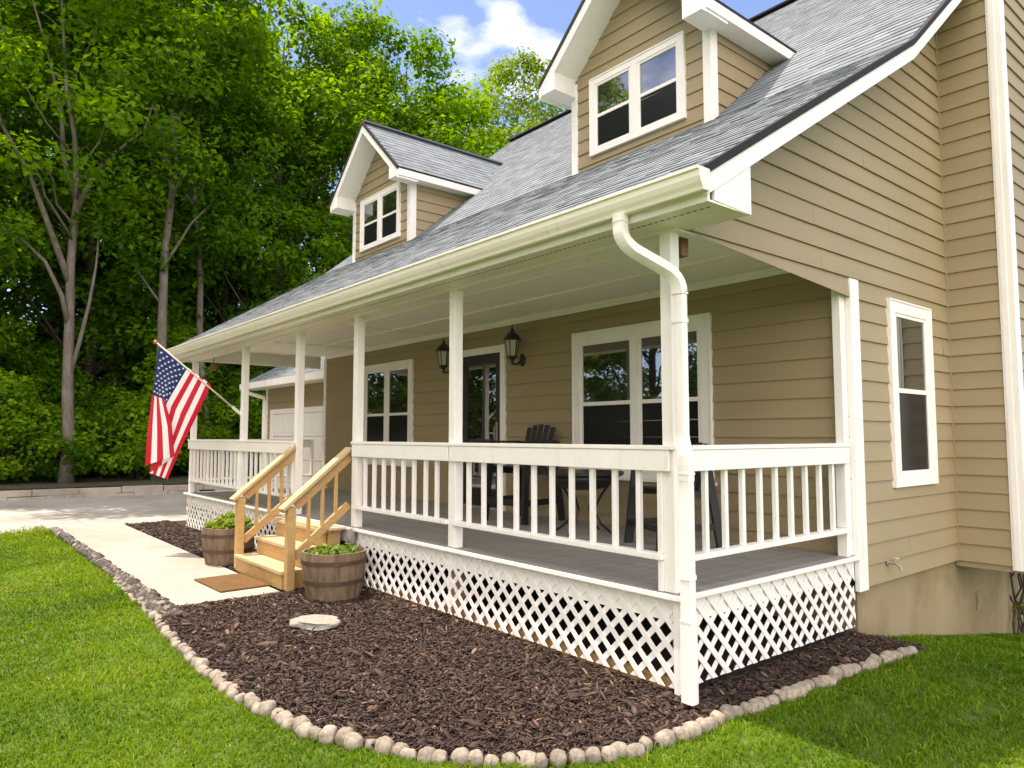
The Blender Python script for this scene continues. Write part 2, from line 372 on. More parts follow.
courses(m, pf1, lambda s: XL, lambda s: XR, L1); courses(m, pf2, lambda s: XL, lambda s: XR, L2)
courses(m, pb2, lambda s: -XR, lambda s: -XL, L2)
P(m, 'roof', SHINGLE)
roof = house.children[-1]
m = MB()                                  # roof deck under the shingles, a few centimetres thick
for ya, yb in ((EY-0.01, BY), (BY, RY), (RY, 2*RY-BY)):
    za, zb = roofz(ya)-0.008, roofz(yb)-0.008
    m.hexa([(XL+.01,ya,za-.05),(XR-.01,ya,za-.05),(XR-.01,yb,zb-.05),(XL+.01,yb,zb-.05),(XL+.01,ya,za),(XR-.01,ya,za),(XR-.01,yb,zb),(XL+.01,yb,zb)])
P(m, 'roof_deck', WHITE)
m = MB(); m.beam((XL,RY,RZ+0.012), (XR,RY,RZ+0.012), 0.24, 0.03); P(m, 'ridge_cap', DRIP)
# rakes: dark drip edge over a white board, soffit behind
for xs, nm in ((XR, 1), (XL, -1)):
    fy = [EY-0.02, BY, RY, 2*RY-BY]
    a = MB(); b = MB(); c = MB()
    for ya, yb in zip(fy[:-1], fy[1:]):
        za, zb = roofz(ya), roofz(yb)
        x0, x1 = (xs-0.012, xs+0.012) if nm > 0 else (xs-0.012, xs+0.012)
        def seg(mb, xa, xb, t0, t1): mb.hexa([(xa,ya,za+t0),(xb,ya,za+t0),(xb,yb,zb+t0),(xa,yb,zb+t0),(xa,ya,za+t1),(xb,ya,za+t1),(xb,yb,zb+t1),(xa,yb,zb+t1)])
        seg(a, xs-0.03, xs+0.022, -0.045, 0.014); seg(b, xs-0.02, xs+0.012, -0.17, -0.047)
        xa, xb = (0.004, xs-0.022) if nm > 0 else (xs+0.022, HX-0.004)
        if ya > EY+1 or True: seg(c, xa, xb, -0.16, -0.142)
    P(a, 'rake_drip_edge', DRIP); P(b, 'rake_board', WHITE2); P(c, 'rake_soffit', WHITE)
    # boxed eave return
    m = MB(); x0 = xs-0.02 if nm > 0 else xs
    zt = lambda y: roofz(y)-0.17
    m.prism([(x0+0.004,EY+0.06,3.072),(x0+0.004,0.17,3.06),(x0+0.004,0.17,zt(0.17)),(x0+0.004,EY+0.06,zt(EY+0.06))], (0.02,0,0)); P(m, 'eave_return', WHITE2)
    m = MB(); xa, xb = (0.003, xs-0.018) if nm > 0 else (xs+0.018, HX-0.003)
    m.box(xa, xb, 0.13, 0.17, 3.062, 3.36); P(m, 'eave_return_back', WHITE2)
# eave: fascia, soffit with vent strip, gutter
m = MB(); m.box(XL, XR, EY-0.005, EY+0.02, 3.055, 3.235); P(m, 'fascia', WHITE)
m = MB(); m.box(XL, XR, EY+0.02, 0.005, 3.055, 3.068); P(m, 'soffit', CREAM)
def vent_mat():
    t = NT('perforated_vent'); sx = t.add('ShaderNodeSeparateXYZ'); t.link(t.coord(), sx.inputs[0]); f = t.math('FRACT', t.math('MULTIPLY', sx.outputs[0], 20.0))
    t.color(t.mix(t.math('GREATER_THAN', f, 0.45), (0.77,0.70,0.565), (0.02,0.02,0.02))); t.p.inputs['Roughness'].default_value = 0.5; return t.m
m = MB(); m.box(XL+0.1, XR-0.06, -0.184, -0.176, 3.0525, 3.056); P(m, 'soffit_vent', vent_mat())
m = MB(); m.box(0.003, 0.45, 0.006, 0.13, 3.057, 3.07); P(m, 'soffit', CREAM)
prof = [(-0.29,3.238),(-0.29,3.112),(-0.355,3.105),(-0.362,3.125),(-0.378,3.15),(-0.39,3.18),(-0.392,3.215),(-0.405,3.222),(-0.405,3.238),(-0.388,3.238),(-0.384,3.21),(-0.372,3.17),(-0.35,3.13),(-0.30,3.125),(-0.30,3.238)]
m = MB(); m.prism([(XL-0.01,y,z) for y, z in prof], (XR+0.03-XL,0,0))
cap = [(-0.29,3.236),(-0.29,3.108),(-0.358,3.103),(-0.364,3.122),(-0.38,3.15),(-0.393,3.18),(-0.395,3.236)]
for xe in (XL-0.014, XR+0.02): m.prism([(xe,y,z) for y, z in cap], (0.004,0,0))
xa = XL+0.5
P(m, 'gutter', CREAM)
m = MB()
while xa < XR: m.box(xa, xa+0.02, -0.402, -0.29, 3.232, 3.243); xa += 0.62
P(m, 'gutter_hanger', CREAM)

# --- downspout: rectangular pipe swept along its path
def rect_sweep(mb, pts, w, d, hint=(1,0,0)):
    pts = [Vector(p) for p in pts]; b = len(mb.v); n = len(pts)
    for i, p in enumerate(pts):
        t = (pts[min(i+1,n-1)]-pts[max(i-1,0)]).normalized(); a = Vector(hint); a = (a-t*a.dot(t)).normalized(); c = t.cross(a)
        r = []
        for k in range(12):      # rounded rectangle with faint ribs
            an = 2*math.pi*(k+0.5)/12; cx, cy = math.cos(an), math.sin(an); s = 1/max(abs(cx), abs(cy)); s = min(s, 1.32)
            r.append(p+a*(cx*s*w/2)+c*(cy*s*d/2))
        mb.v += [tuple(q) for q in r]
    for i in range(n-1):
        for k in range(12):
            l = (k+1) % 12; mb.addf(b, (i*12+k, i*12+l, (i+1)*12+l, (i+1)*12+k))
    mb.addf(b, list(range(12))[::-1]); mb.addf(b, [(n-1)*12+k for k in range(12)])
def bez(p0, p1, p2, n=6): 
    p0, p1, p2 = Vector(p0), Vector(p1), Vector(p2)
    return [p0*(1-t)**2+p1*2*t*(1-t)+p2*t*t for t in [i/n for i in range(n+1)]]
m = MB()
A0, A1, B0, B1 = (-0.175,-0.345,3.115), (-0.175,-0.345,2.96), (0.072,-0.065,2.74), (0.072,-0.065,2.56)
path = [A0, (-0.175,-0.345,3.04)] + bez((-0.175,-0.345,3.02), (-0.175,-0.345,2.93), (-0.11,-0.272,2.865)) + bez((0.0,-0.146,2.765), (0.072,-0.065,2.70), (0.072,-0.065,2.60))
rect_sweep(m, path, 0.084, 0.066); rect_sweep(m, [(0.072,-0.065,2.60),(0.072,-0.065,1.66)], 0.078, 0.06)
rect_sweep(m, [(0.072,-0.065,1.68),(0.072,-0.067,1.655),(0.128,-0.105,1.55),(0.132,-0.11,1.50),(0.132,-0.11,1.40)], 0.084, 0.066)
rect_sweep(m, [(0.132,-0.11,1.42),(0.132,-0.11,0.40)], 0.078, 0.06); rect_sweep(m, [(0.132,-0.11,0.56),(0.132,-0.11,0.065)], 0.086, 0.068)
P(m, 'downspout', WHITE, smooth=False, bevel=0.0)
for zz, cx, cy in ((2.40,0.072,-0.065),(0.80,0.132,-0.11)):
    m = MB(); rect_sweep(m, [(cx,cy,zz),(cx,cy,zz+0.028)], 0.088, 0.070); m.box(cx-0.1, cx-0.03, cy+0.026, cy+0.033, zz+0.003, zz+0.025); P(m, 'downspout_strap', WHITE)
for pz in ((-0.175,-0.345,3.06),(0.072,-0.065,2.585),(0.132,-0.11,1.44),(0.132,-0.11,0.545)):
    m = MB(); rect_sweep(m, [pz,(pz[0],pz[1],pz[2]+0.012)], 0.091, 0.073); P(m, 'downspout_seam', WHITE)

# --- porch ceiling, header beam, frieze
m = MB(); m.box(HX-0.35, -0.09, 0.1, D, 3.27, 3.29); P(m, 'porch_ceiling', CEIL)
m = MB()
for yy in (0.9, 1.62): m.box(HX-0.3, -0.1, yy, yy+0.05, 3.252, 3.27)
for xx in (-1.6, -4.05, -6.5, -8.9): m.box(xx, xx+0.03, 0.1, D-0.05, 3.256, 3.27)
P(m, 'ceiling_batten', CEIL)
m = MB(); m.box(-10.9, 0.0, -0.002, 0.105, 3.038, 3.27); P(m, 'porch_beam', WHITE)
m = MB(); m.box(-10.9, -10.79, 0.105, D+0.05, 3.045, 3.27); P(m, 'porch_end_header', WHITE)
m = MB(); m.box(HX+0.09, -0.116, D-0.045, D-0.019, 3.19, 3.268); m.box(HX+0.09, -0.116, D-0.065, D-0.046, 3.232, 3.266); P(m, 'frieze_board', WHITE)
# gable infill at porch's left end
siding('porch_end_gable', (-10.9,0,0), (0,1,0), (-1,0,0), 3.045, 4.6, lambda z: (max(0.02, (z+0.17-EZ)/S1+EY), D+0.1))

# --- porch deck
m = MB(); x = -10.93
while x < 0.0-0.02:      # boards run front to back
    m.box(x, min(x+0.136, 0.005), -0.03, D-0.002, ZD-0.03, ZD); x += 0.141
P(m, 'deck', DECK, bevel=0.003)
m = MB(); m.box(-10.94, 0.006, -0.055, -0.031, ZD-0.033, ZD+0.002); P(m, 'deck_nosing', WHITE, bevel=0.006)
m = MB(); m.box(0.006, 0.034, -0.055, D-0.03, ZD-0.032, ZD+0.004); P(m, 'deck_nosing', WHITE, bevel=0.006)
m = MB(); m.box(-10.9, -0.02, 0.012, 0.05, 0.485, ZD-0.034); m.box(-0.05, -0.02, 0.05, D-0.03, 0.485, ZD-0.034); m.box(-10.9, -10.86, 0.05, D, 0.485, ZD-0.034); P(m, 'rim_joist', WHITE)
m = MB()
for xx in (-0.075, -2.58, -4.5, -6.15, -8.2, -10.82):
    m.box(xx-0.045, xx+0.045, 0.055, 0.145, -0.1, ZD-0.05)
m.box(-10.9, -0.1, 0.06, 0.1, 0.02, 0.10); P(m, 'pier', PINE)

# --- lattice skirt panels
def clip(poly, ax, lim, sgn):
    out = []
    for i in range(len(poly)):
        p, q = poly[i], poly[(i+1) % len(poly)]; dp, dq = sgn*(p[ax]-lim), sgn*(q[ax]-lim)
        if dp <= 0: out.append(p)
        if (dp < 0 < dq) or (dq < 0 < dp):
            t = dp/(dp-dq); out.append((p[0]+(q[0]-p[0])*t, p[1]+(q[1]-p[1])*t))
    return out
def lattice(u0, u1, z0, z1, to3, nrm, pitch=0.160, w=0.040, tk=0.006):
    m = MB(); H = z1-z0; n = Vector(nrm)
    for layer, sg in ((0, 1), (1, -1)):
        c = u0-H-pitch if sg > 0 else u0-pitch
        while c < u1+H+pitch:
            hw = w/math.sqrt(2)
            jit = random.uniform(-.002, .002)
            poly = [(c-hw+jit, z0), (c+hw+jit, z0), (c+hw+sg*H, z1), (c-hw+sg*H, z1)]
            poly = clip(clip(poly, 0, u0, -1), 0, u1, 1)
            # ends cut square to the slat, so the lower edge reads ragged
            if len(poly) >= 3:
                o = n*(tk*layer+0.001*layer); m.prism([to3(u, z)+o for u, z in poly], n*tk)
            c += pitch
    return m
sections = [(-10.9, -8.2), (-8.18, -6.12), (-4.60, -2.60), (-2.575, -0.055)]
for a, b in sections:
    P(lattice(a, b, 0.07, ZD-0.036, lambda u, z: Vector((u, 0.010, z)), (0,-1,0)), 'lattice_panel', WHITE2)
P(lattice(0.03, D-0.06, 0.085, ZD-0.036, lambda u, z: Vector((-0.018, u, z)), (1,0,0)), 'lattice_panel', WHITE2)
P(lattice(0.03, D, 0.085, ZD-0.036, lambda u, z: Vector((-10.905, u, z)), (-1,0,0)), 'lattice_panel', WHITE2)
m = MB(); m.box(-0.062, -0.022, -0.012, 0.009, 0.04, ZD-0.036); m.box(-0.022, -0.002, -0.012, 0.03, 0.04, ZD-0.036); P(m, 'skirt_corner_board', WHITE2, bevel=0.003)
m = MB(); m.box(-2.60, -2.575, -0.004, 0.012, 0.085, ZD-0.04); m.box(-4.63, -4.60, -0.004, 0.012, 0.085, ZD-0.04); P(m, 'lattice_divider', WHITE2)

# --- posts and railings
PX = [-0.098, -2.583, -4.505, -6.150, -8.21, -10.82]
for px in PX:
    m = MB(); m.box(px-0.046, px+0.046, 0.008, 0.100, ZD+0.001, 3.04); P(m, 'porch_post', WHITE, bevel=0.004)
m = MB(); m.box(-0.1, -0.027, D-0.118, D-0.026, ZD+0.001, 3.04); P(m, 'porch_post', WHITE, bevel=0.004)
ZT = ZD+0.95
def railing(p, q, nb, caps=(0.0,0.0), ends=(1,1), capside=0):
    """p, q: ends on the rail's centre line; nb balusters"""
    p, q = Vector((p[0],p[1],0)), Vector((q[0],q[1],0)); d = (q-p).normalized(); s = Vector((d.y,-d.x,0))      # s: outward
    r = bpy.data.objects.new('porch_railing', None); COL.objects.link(r); r.parent = house
    up = Vector((0,0,1))
    m = MB(); m.beam(p-d*caps[0]+up*(ZT-0.014)+s*0.012, q+d*caps[1]+up*(ZT-0.014)+s*0.012, 0.145, 0.03); m.build('rail_cap', WHITE, r, bevel=0.005)
    m = MB(); m.beam(p-d*caps[0]*0.7+s*0.062+up*(ZT-0.099), q+d*caps[1]*0.7+s*0.062+up*(ZT-0.099), 0.03, 0.138); m.build('top_rail', WHITE, r, bevel=0.004)
    m = MB(); m.beam(p+s*0.030+up*(ZD+0.222), q+s*0.030+up*(ZD+0.222), 0.088, 0.038); m.build('bottom_rail', WHITE, r, bevel=0.004)
    for e, pt, dd in ((ends[0], p, d), (ends[1], q, -d)):
        if e:
            m = MB(); c = pt+dd*0.021+s*0.012; m.beam(c+up*(ZD+0.002), c+up*(ZD+0.20), 0.04, 0.085, up=s); m.beam(c+up*(ZD+0.243), c+up*(ZT-0.03), 0.04, 0.085, up=s); m.build('rail_support', WHITE, r, bevel=0.003)
    L = (q-p).length; g = L/(nb+1)
    for k in range(nb):
        c = p+d*(g*(k+1)+random.uniform(-.006,.006))+s*0.028; tw = random.uniform(-.003,.003)
        m = MB(); m.beam(c+up*(ZD+0.242), c+d*tw+up*(ZT-0.03), 0.036, 0.036, up=s); m.build('baluster', WHITE, r, bevel=0.003)
yr = 0.05
railing((-2.537,yr), (-0.144,yr), 10, (0.05,0.10)); railing((-4.459,yr), (-2.629,yr), 8, (0.05,0.05), (1,0))
railing((-8.164,yr), (-6.196,yr), 9, (0.05,0.05)); railing((-10.774,yr), (-8.256,yr), 12, (0.1,0.05))
railing((-0.062,0.10), (-0.062,D-0.12), 9, (0.03,0.02)); railing((-10.82,D-0.06), (-10.82,0.10), 9, (0.02,0.03))

# --- windows: casing, sashes and panes (twin double-hung)
def window(name, O, U, N, w, h, units=2, cas=0.11, glass=GLASS, label=None, sill=True, mid=None, parent=house):
    O, U, N, Z = Vector(O), Vector(U), Vector(N), Vector((0,0,1))      # O: lower left corner on the wall plane
    r = bpy.data.objects.new(name, None); COL.objects.link(r); r.parent = parent
    def bar(mb, u0, u1, z0, z1, n0, n1):
        c = [O+U*u0+N*n0+Z*z0, O+U*u1+N*n0+Z*z0, O+U*u1+N*n1+Z*z0, O+U*u0+N*n1+Z*z0]; mb.hexa(c+[q+Z*(z1-z0) for q in c])
    m = MB(); bar(m, 0, cas, 0, h, 0.0, 0.042); bar(m, w-cas, w, 0, h, 0.0, 0.042); bar(m, cas, w-cas, h-cas, h, 0.0, 0.042); bar(m, cas, w-cas, 0, cas*0.85, 0.0, 0.042)
    o = 0.018; bar(m, -0.0, o, -0.0, h, 0.042, 0.05); bar(m, w-o, w, 0, h, 0.042, 0.05); bar(m, o, w-o, h-o, h, 0.042, 0.05)
    cw = (w-2*cas); uw = cw/units
    for k in range(1, units):
        c = cas+uw*k; bar(m, c-0.05, c+0.05, cas*0.85, h-cas, 0.0, 0.040)
    m.build('casing', WHITE2, r, bevel=0.003)
    fr = MB(); gl = MB(); scn = MB(); ch = h-cas*1.85
    for k in range(units):
        u0 = cas+uw*k+(0.05 if k else 0); u1 = cas+uw*(k+1)-(0.05 if k < units-1 else 0); z0, z1 = cas*0.85, h-cas; zm = mid if mid else (z0+z1)/2; t = 0.034
        for (a, b, c, d, n0, n1) in ((u0,u0+t,z0,z1,0.019,0.034),(u1-t,u1,z0,z1,0.019,0.034),(u0+t,u1-t,z1-t,z1,0.019,0.034),(u0+t,u1-t,z0,z0+t*1.2,0.019,0.034),(u0+t,u1-t,zm-0.022,zm+0.022,0.019,0.036)): bar(fr, a, b, c, d, n0, n1)
        def pane(mb, a, b, c, d, n): mb.face([O+U*a+N*n+Z*c, O+U*b+N*n+Z*c, O+U*b+N*n+Z*d, O+U*a+N*n+Z*d] if U.cross(Z).dot(N) > 0 else [O+U*a+N*n+Z*d, O+U*b+N*n+Z*d, O+U*b+N*n+Z*c, O+U*a+N*n+Z*c])
        g = MB(); pane(g, u0+t-0.003, u1-t+0.003, zm, z1-t, 0.0215); g.build('upper_pane', glass, r)
        g = MB(); pane(g, u0+t-0.003, u1-t+0.003, z0+t, zm, 0.0215); g.build('lower_pane', SCREEN, r)
    fr.build('sash', WHITE2, r, bevel=0.002)
    if sill:
        m = MB(); bar(m, -0.03, w+0.03, -0.035, 0.0, 0.0, 0.06); m.build('sill', WHITE2, r, bevel=0.004)
    return r
window('window', (-3.40,D,1.215), (1,0,0), (0,-1,0), 2.00, 1.72, 2, 0.135, mid=0.845)
window('window', (-8.80+0.0,D,1.215), (1,0,0), (0,-1,0), 1.69, 1.72, 2, 0.115, mid=0.83)
window('window', (0,3.12,1.205), (0,1,0), (1,0,0), 0.97, 1.76, 1, 0.125, mid=0.90, sill=False)

# --- front storm door
door = bpy.data.objects.new('front_door', None); COL.objects.link(door); door.parent = house
m = MB(); m.box(-5.80, -5.70, D-0.045, D-0.0, ZD, 2.94); m.box(-4.82, -4.72, D-0.045, D-0.0, ZD, 2.94); m.box(-5.70, -4.82, D-0.045, D-0.0, 2.84, 2.94); m.build('door_casing', WHITE2, door, bevel=0.004)
m = MB(); y0, y1 = D-0.04, D-0.018
m.box(-5.698, -5.60, y0, y1, ZD+0.03, 2.838); m.box(-4.92, -4.822, y0, y1, ZD+0.03, 2.838); m.box(-5.60, -4.92, y0, y1, 2.70, 2.838); m.box(-5.60, -4.92, y0, y1, ZD+0.03, ZD+0.27); m.build('storm_frame', DARKMETAL, door, bevel=0.003)
m = MB(); m.face([(-5.61,D-0.024,ZD+0.26),(-4.91,D-0.024,ZD+0.26),(-4.91,D-0.024,2.71),(-5.61,D-0.024,2.71)]); m.build('door_glass', DOORGLASS, door)
m = MB(); m.tube([(-4.89,D-0.042,1.62),(-4.89,D-0.085,1.64),(-4.89,D-0.085,1.80),(-4.89,D-0.042,1.82)], 0.009, 6); m.box(-4.91,-4.87,D-0.048,D-0.041,1.55,1.87); m.beam((-4.89,D-0.075,1.72),(-5.02,D-0.075,1.72),0.014,0.02); m.build('door_handle', BRASS, door)
m = MB(); m.box(-5.72, -4.80, D-0.08, D-0.002, ZD+0.001, ZD+0.03); m.build('threshold', BRASS, door)

# --- dormers
def dormer(cx):
    r = bpy.data.objects.new('dormer', None); COL.objects.link(r); r.parent = house
    YF = 2.76; hw = 1.07; HWR = 1.30; ze, zp, sl = 6.31, 7.53, (7.53-6.31)/1.30; yo = 2.35
    ybk = lambda z: BY+(z-BZ)/S2
    siding('dormer_wall', (cx,YF,0), (1,0,0), (0,-1,0), 5.00, zp-0.18, lambda z: (-min(hw, max(0,(zp-0.17-z)/sl)), min(hw, max(0,(zp-0.17-z)/sl))), r)
    siding('dormer_wall', (cx+hw,YF,0), (0,1,0), (1,0,0), 5.00, 6.44, lambda z: (0, max(0.02, ybk(z)-YF+0.05)), r)
    siding('dormer_wall', (cx-hw,YF,0), (0,1,0), (-1,0,0), 5.00, 6.44, lambda z: (0, max(0.02, ybk(z)-YF+0.05)), r)
    for s in (-1, 1):
        m = MB(); xa, xb = sorted((cx+s*(hw-0.085), cx+s*(hw+0.022))); m.box(xa, xb, YF-0.026, YF-0.002, 5.0, 6.34+ (0.0))
        xa, xb = sorted((cx+s*(hw+0.001), cx+s*(hw+0.024))); m.box(xa, xb, YF-0.0019, YF+0.10, 5.0, 6.3)
        m.build('corner_board', WHITE2, r, bevel=0.003)
    # roof slopes with stepped courses
    m = MB(); lr = math.hypot(1, sl); Lr = HWR*lr
    for s in (-1, 1):
        def pr(u, t, h, s=s): return (cx+s*(HWR-t/lr+h*sl/lr), u if s > 0 else -u, ze+t*sl/lr+h/lr)
        if s > 0: courses(m, pr, lambda t: yo, lambda t: ybk(ze+t*sl/lr)+0.08, Lr, 0.14)
        else: courses(m, pr, lambda t: -(ybk(ze+t*sl/lr)+0.08), lambda t: -yo, Lr, 0.14)
    m.build('dormer_roof', SHINGLE, r)
    m = MB(); m.beam((cx,yo,zp+0.008), (cx,ybk(zp)+0.1,zp+0.008), 0.17, 0.028); m.build('ridge_cap', SHINGLE, r)
    for s in (-1, 1):
        a, b, c, d = MB(), MB(), MB(), MB()
        xe = cx+s*HWR
        def slope(mb, y0, y1, t0, t1, xe=xe, s=s, x_in=cx):
            mb.hexa([(xe,y0,ze+t0),(x_in,y0,zp+t0),(x_in,y1,zp+t0),(xe,y1,ze+t0),(xe,y0,ze+t1),(x_in,y0,zp+t1),(x_in,y1,zp+t1),(xe,y1,ze+t1)] if s < 0 else
                    [(x_in,y0,zp+t0),(xe,y0,ze+t0),(xe,y1,ze+t0),(x_in,y1,zp+t0),(x_in,y0,zp+t1),(xe,y0,ze+t1),(xe,y1,ze+t1),(x_in,y1,zp+t1)])
        slope(a, yo-0.02, yo+0.03, -0.05, 0.012); slope(b, yo-0.008, yo+0.02, -0.20, -0.052); slope(c, yo+0.021, YF-0.003, -0.19, -0.165)
        # deck under the slope, eave fascia, flat side soffit, return box
        ye = ybk(ze)
        xa, xb = sorted((xe-s*0.02, xe+s*0.012)); d.box(xa, xb, yo+0.02, ye+0.05, ze-0.15, ze-0.03)
        xa, xb = sorted((xe+s*0.016, xe-s*0.03)); a.box(xa, xb, yo+0.032, ye+0.1, ze-0.029, ze+0.004)
        xa, xb = sorted((cx+s*(hw+0.018), xe-s*0.021)); d.box(xa, xb, yo+0.022, ye+0.05, ze-0.145, ze-0.125)
        xa, xb = sorted((cx+s*(hw-0.03), xe+s*0.008)); zt = ze-0.2+sl*(HWR-hw+0.03)
        p = [(xe+s*0.010,yo-0.006,ze-0.155),(cx+s*(hw-0.06),yo-0.006,ze-0.155),(cx+s*(hw-0.06),yo-0.006,ze-0.19+sl*(HWR-hw+0.06)),(xe+s*0.010,yo-0.006,ze-0.07)]
        d.prism(p if s < 0 else p[::-1], (0,0.024,0)); d.box(*sorted((cx+s*(hw-0.06), xe-s*0.022)), yo+0.02, YF-0.028, ze-0.154, ze-0.146)
        d.box(*sorted((cx+s*(hw-0.06), cx+s*(hw-0.045))), yo+0.02, YF-0.028, ze-0.146, ze+0.10)
        a.build('drip_edge', DRIP, r); b.build('barge_board', WHITE2, r, bevel=0.003); c.build('dormer_soffit', WHITE2, r); d.build('eave_fascia', WHITE2, r)
    # window set into the front wall
    w = 1.49; O = Vector((cx-w/2+0.005,YF,5.265)); 
    m = MB(); cas = 0.095; h = 1.02
    for x0, x1, z0, z1 in ((0,cas,0,h),(w-cas,w,0,h),(cas,w-cas,h-cas,h),(cas,w-cas,0,cas*0.8),(w/2-0.06,w/2+0.06,cas*0.8,h-cas)): m.box(O.x+x0, O.x+x1, YF-0.045, YF-0.001, O.z+z0, O.z+z1)
    for x0, x1, z0, z1 in ((0,.02,0,h),(w-.02,w,0,h),(.02,w-.02,h-.02,h),(.02,w-.02,0,.02)): m.box(O.x+x0, O.x+x1, YF-0.055, YF-0.0451, O.z+z0, O.z+z1)
    m.build('window_casing', WHITE2, r, bevel=0.003)
    fr = MB()
    for x0, x1 in ((cas, w/2-0.06), (w/2+0.06, w-cas)):
        z0, z1 = cas*0.8, h-cas; zm = (z0+z1)/2; t = 0.028
        for (a_, b_, c_, d_) in ((x0,x0+t,z0,z1),(x1-t,x1,z0,z1),(x0+t,x1-t,z1-t,z1),(x0+t,x1-t,z0,z0+t),(x0+t,x1-t,zm-0.02,zm+0.02)): fr.box(O.x+a_, O.x+b_, YF-0.036, YF-0.019, O.z+c_, O.z+d_)
        for nm, za, zb, mt in (('upper_pane', zm, z1-t, GLASS), ('lower_pane', z0+t, zm, SCREEN)):
            g = MB(); g.face([(O.x+x0+t-.002,YF-0.0215,O.z+za),(O.x+x1-t+.002,YF-0.0215,O.z+za),(O.x+x1-t+.002,YF-0.0215,O.z+zb),(O.x+x0+t-.002,YF-0.0215,O.z+zb)]); g.build(nm, mt, r)
    fr.build('sash', WHITE2, r, bevel=0.002)
dormer(-2.665); dormer(-8.92)

# ================================================================== GARAGE WING
gar = thing('garage', 'tan garage wing with white door and grey roof beyond the porch end', 'garage')
GX0, GX1, GY = -15.35, HX-0.02, 3.1
siding('garage_wall', (GX0,GY,0), (1,0,0), (0,-1,0), 0.2, 3.0, lambda z: (0, GX1-GX0), gar)
siding('garage_wall', (GX0,GY,0), (0,1,0), (-1,0,0), 0.2, 4.9, lambda z: (max(0,(z-3.0)/0.55), 6.4-max(0,(z-3.0)/0.55)), gar)
m = MB(); m.box(GX0, GX1, GY+0.02, GY+6.4, -0.3, 0.22); m.box(GX0+.03, GX1, GY+6.3, GY+6.4, 0.2, 3.0); m.build('garage_base', FOUND, gar)
m = MB(); m.box(GX0-0.02, GX0+0.09, GY-0.024, GY-0.001, 0.15, 3.0); m.build('corner_board', WHITE2, gar)
m = MB()
gl = math.hypot(1, 0.55)
courses(m, lambda u, s, h: (u, GY-0.42+s/gl-h*0.55/gl, 3.02+s*0.55/gl+h/gl), lambda s: GX0-0.75, lambda s: GX1+0.05, 3.62*gl)
courses(m, lambda u, s, h: (-u, GY+6.82-s/gl, 3.02+s*0.55/gl+h), lambda s: -(GX1+0.05), lambda s: -(GX0-0.75), 3.62*gl)
m.build('garage_roof', SHINGLE, gar)
m = MB(); m.box(GX0-0.75, GX1, GY-0.46, GY-0.42, 2.88, 3.03); m.box(GX0-0.73, GX1, GY-0.419, GY-0.03, 2.87, 2.885); m.build('garage_eave', WHITE2, gar)
m = MB(); m.tube([(GX0-0.45,GY-0.42,2.9),(GX0-0.42,GY-0.38,2.80),(GX0-0.06,GY-0.06,2.66),(GX0-0.05,GY-0.05,2.5),(GX0-0.05,GY-0.05,0.2)], 0.05, 8); m.build('garage_downspout', WHITE2, gar)
gd = bpy.data.objects.new('garage_door', None); COL.objects.link(gd); gd.parent = gar
m = MB(); m.box(-15.02, -14.87, GY-0.04, GY-0.001, 0.02, 2.34); m.box(-14.87, -10.9, GY-0.04, GY-0.001, 2.22, 2.34); m.build('door_casing', WHITE2, gd)
for k in range(4):
    m = MB(); z0 = 0.03+k*0.548; m.box(-14.868, -11.0, GY-0.028, GY-0.018, z0, z0+0.536)
    for j in range(8):
        xx = -14.80+j*0.48; m.box(xx, xx+0.40, GY-0.036, GY-0.0281, z0+0.09, z0+0.45)
    m.build('door_panel', WHITE2, gd, bevel=0.004)

# ================================================================== WALL LANTERNS
def lantern(x, label):
    t = thing('wall_lantern', label, 'lamp', (x, D-0.012, 2.66), 0, 'porch wall lanterns')
    m = MB(); m.lathe([(0.0,0),(0.055,0.0),(0.05,0.02),(0.02,0.03)], 16); 
    m.v = [(p[0], -p[2]-0.004, p[1]*1.6+0.03) for p in m.v]; m.build('back_plate', DARKMETAL, t, smooth=True)
    m = MB(); m.tube([(0,-0.02,0.03),(0,-0.09,-0.03),(0,-0.15,-0.035),(0,-0.185,0.0),(0,-0.185,0.05)], 0.013, 8); m.lathe([(0.005,-0.05),(0.014,-0.03),(0.012,0.0),(0.035,0.03),(0.06,0.05),(0.068,0.065)], 8, (0,-0.185,0)); m.build('bracket', DARKMETAL, t)
    cage, gl = MB(), MB(); n = 6
    ring = lambda r, z: [(r*math.cos(math.pi*2*k/n), -0.185+r*math.sin(math.pi*2*k/n), z) for k in range(n)]
    a, b = ring(0.062, 0.065), ring(0.098, 0.285)
    for k in range(n): cage.beam(a[k], b[k], 0.010, 0.010)
    for rr in (a, b):
        for k in range(n): cage.beam(rr[k], rr[(k+1)%n], 0.012, 0.014)
    a2, b2 = ring(0.058, 0.068), ring(0.094, 0.283)
    for k in range(n): gl.face([a2[k], a2[(k+1)%n], b2[(k+1)%n], b2[k]])
    cage.build('cage', DARKMETAL, t); gl.build('lantern_glass', LAMPGLASS, t)
    m = MB(); m.lathe([(0.118,0.285),(0.116,0.298),(0.095,0.335),(0.06,0.375),(0.03,0.39),(0.022,0.40),(0.030,0.415),(0.014,0.43),(0.008,0.46),(0.003,0.49)], 16, (0,-0.185,0)); m.build('cap', DARKMETAL, t, smooth=False)
lantern(-5.98, 'black carriage lantern on tan wall between left window and door'); lantern(-4.37, 'black carriage lantern on tan wall right of the glass door')

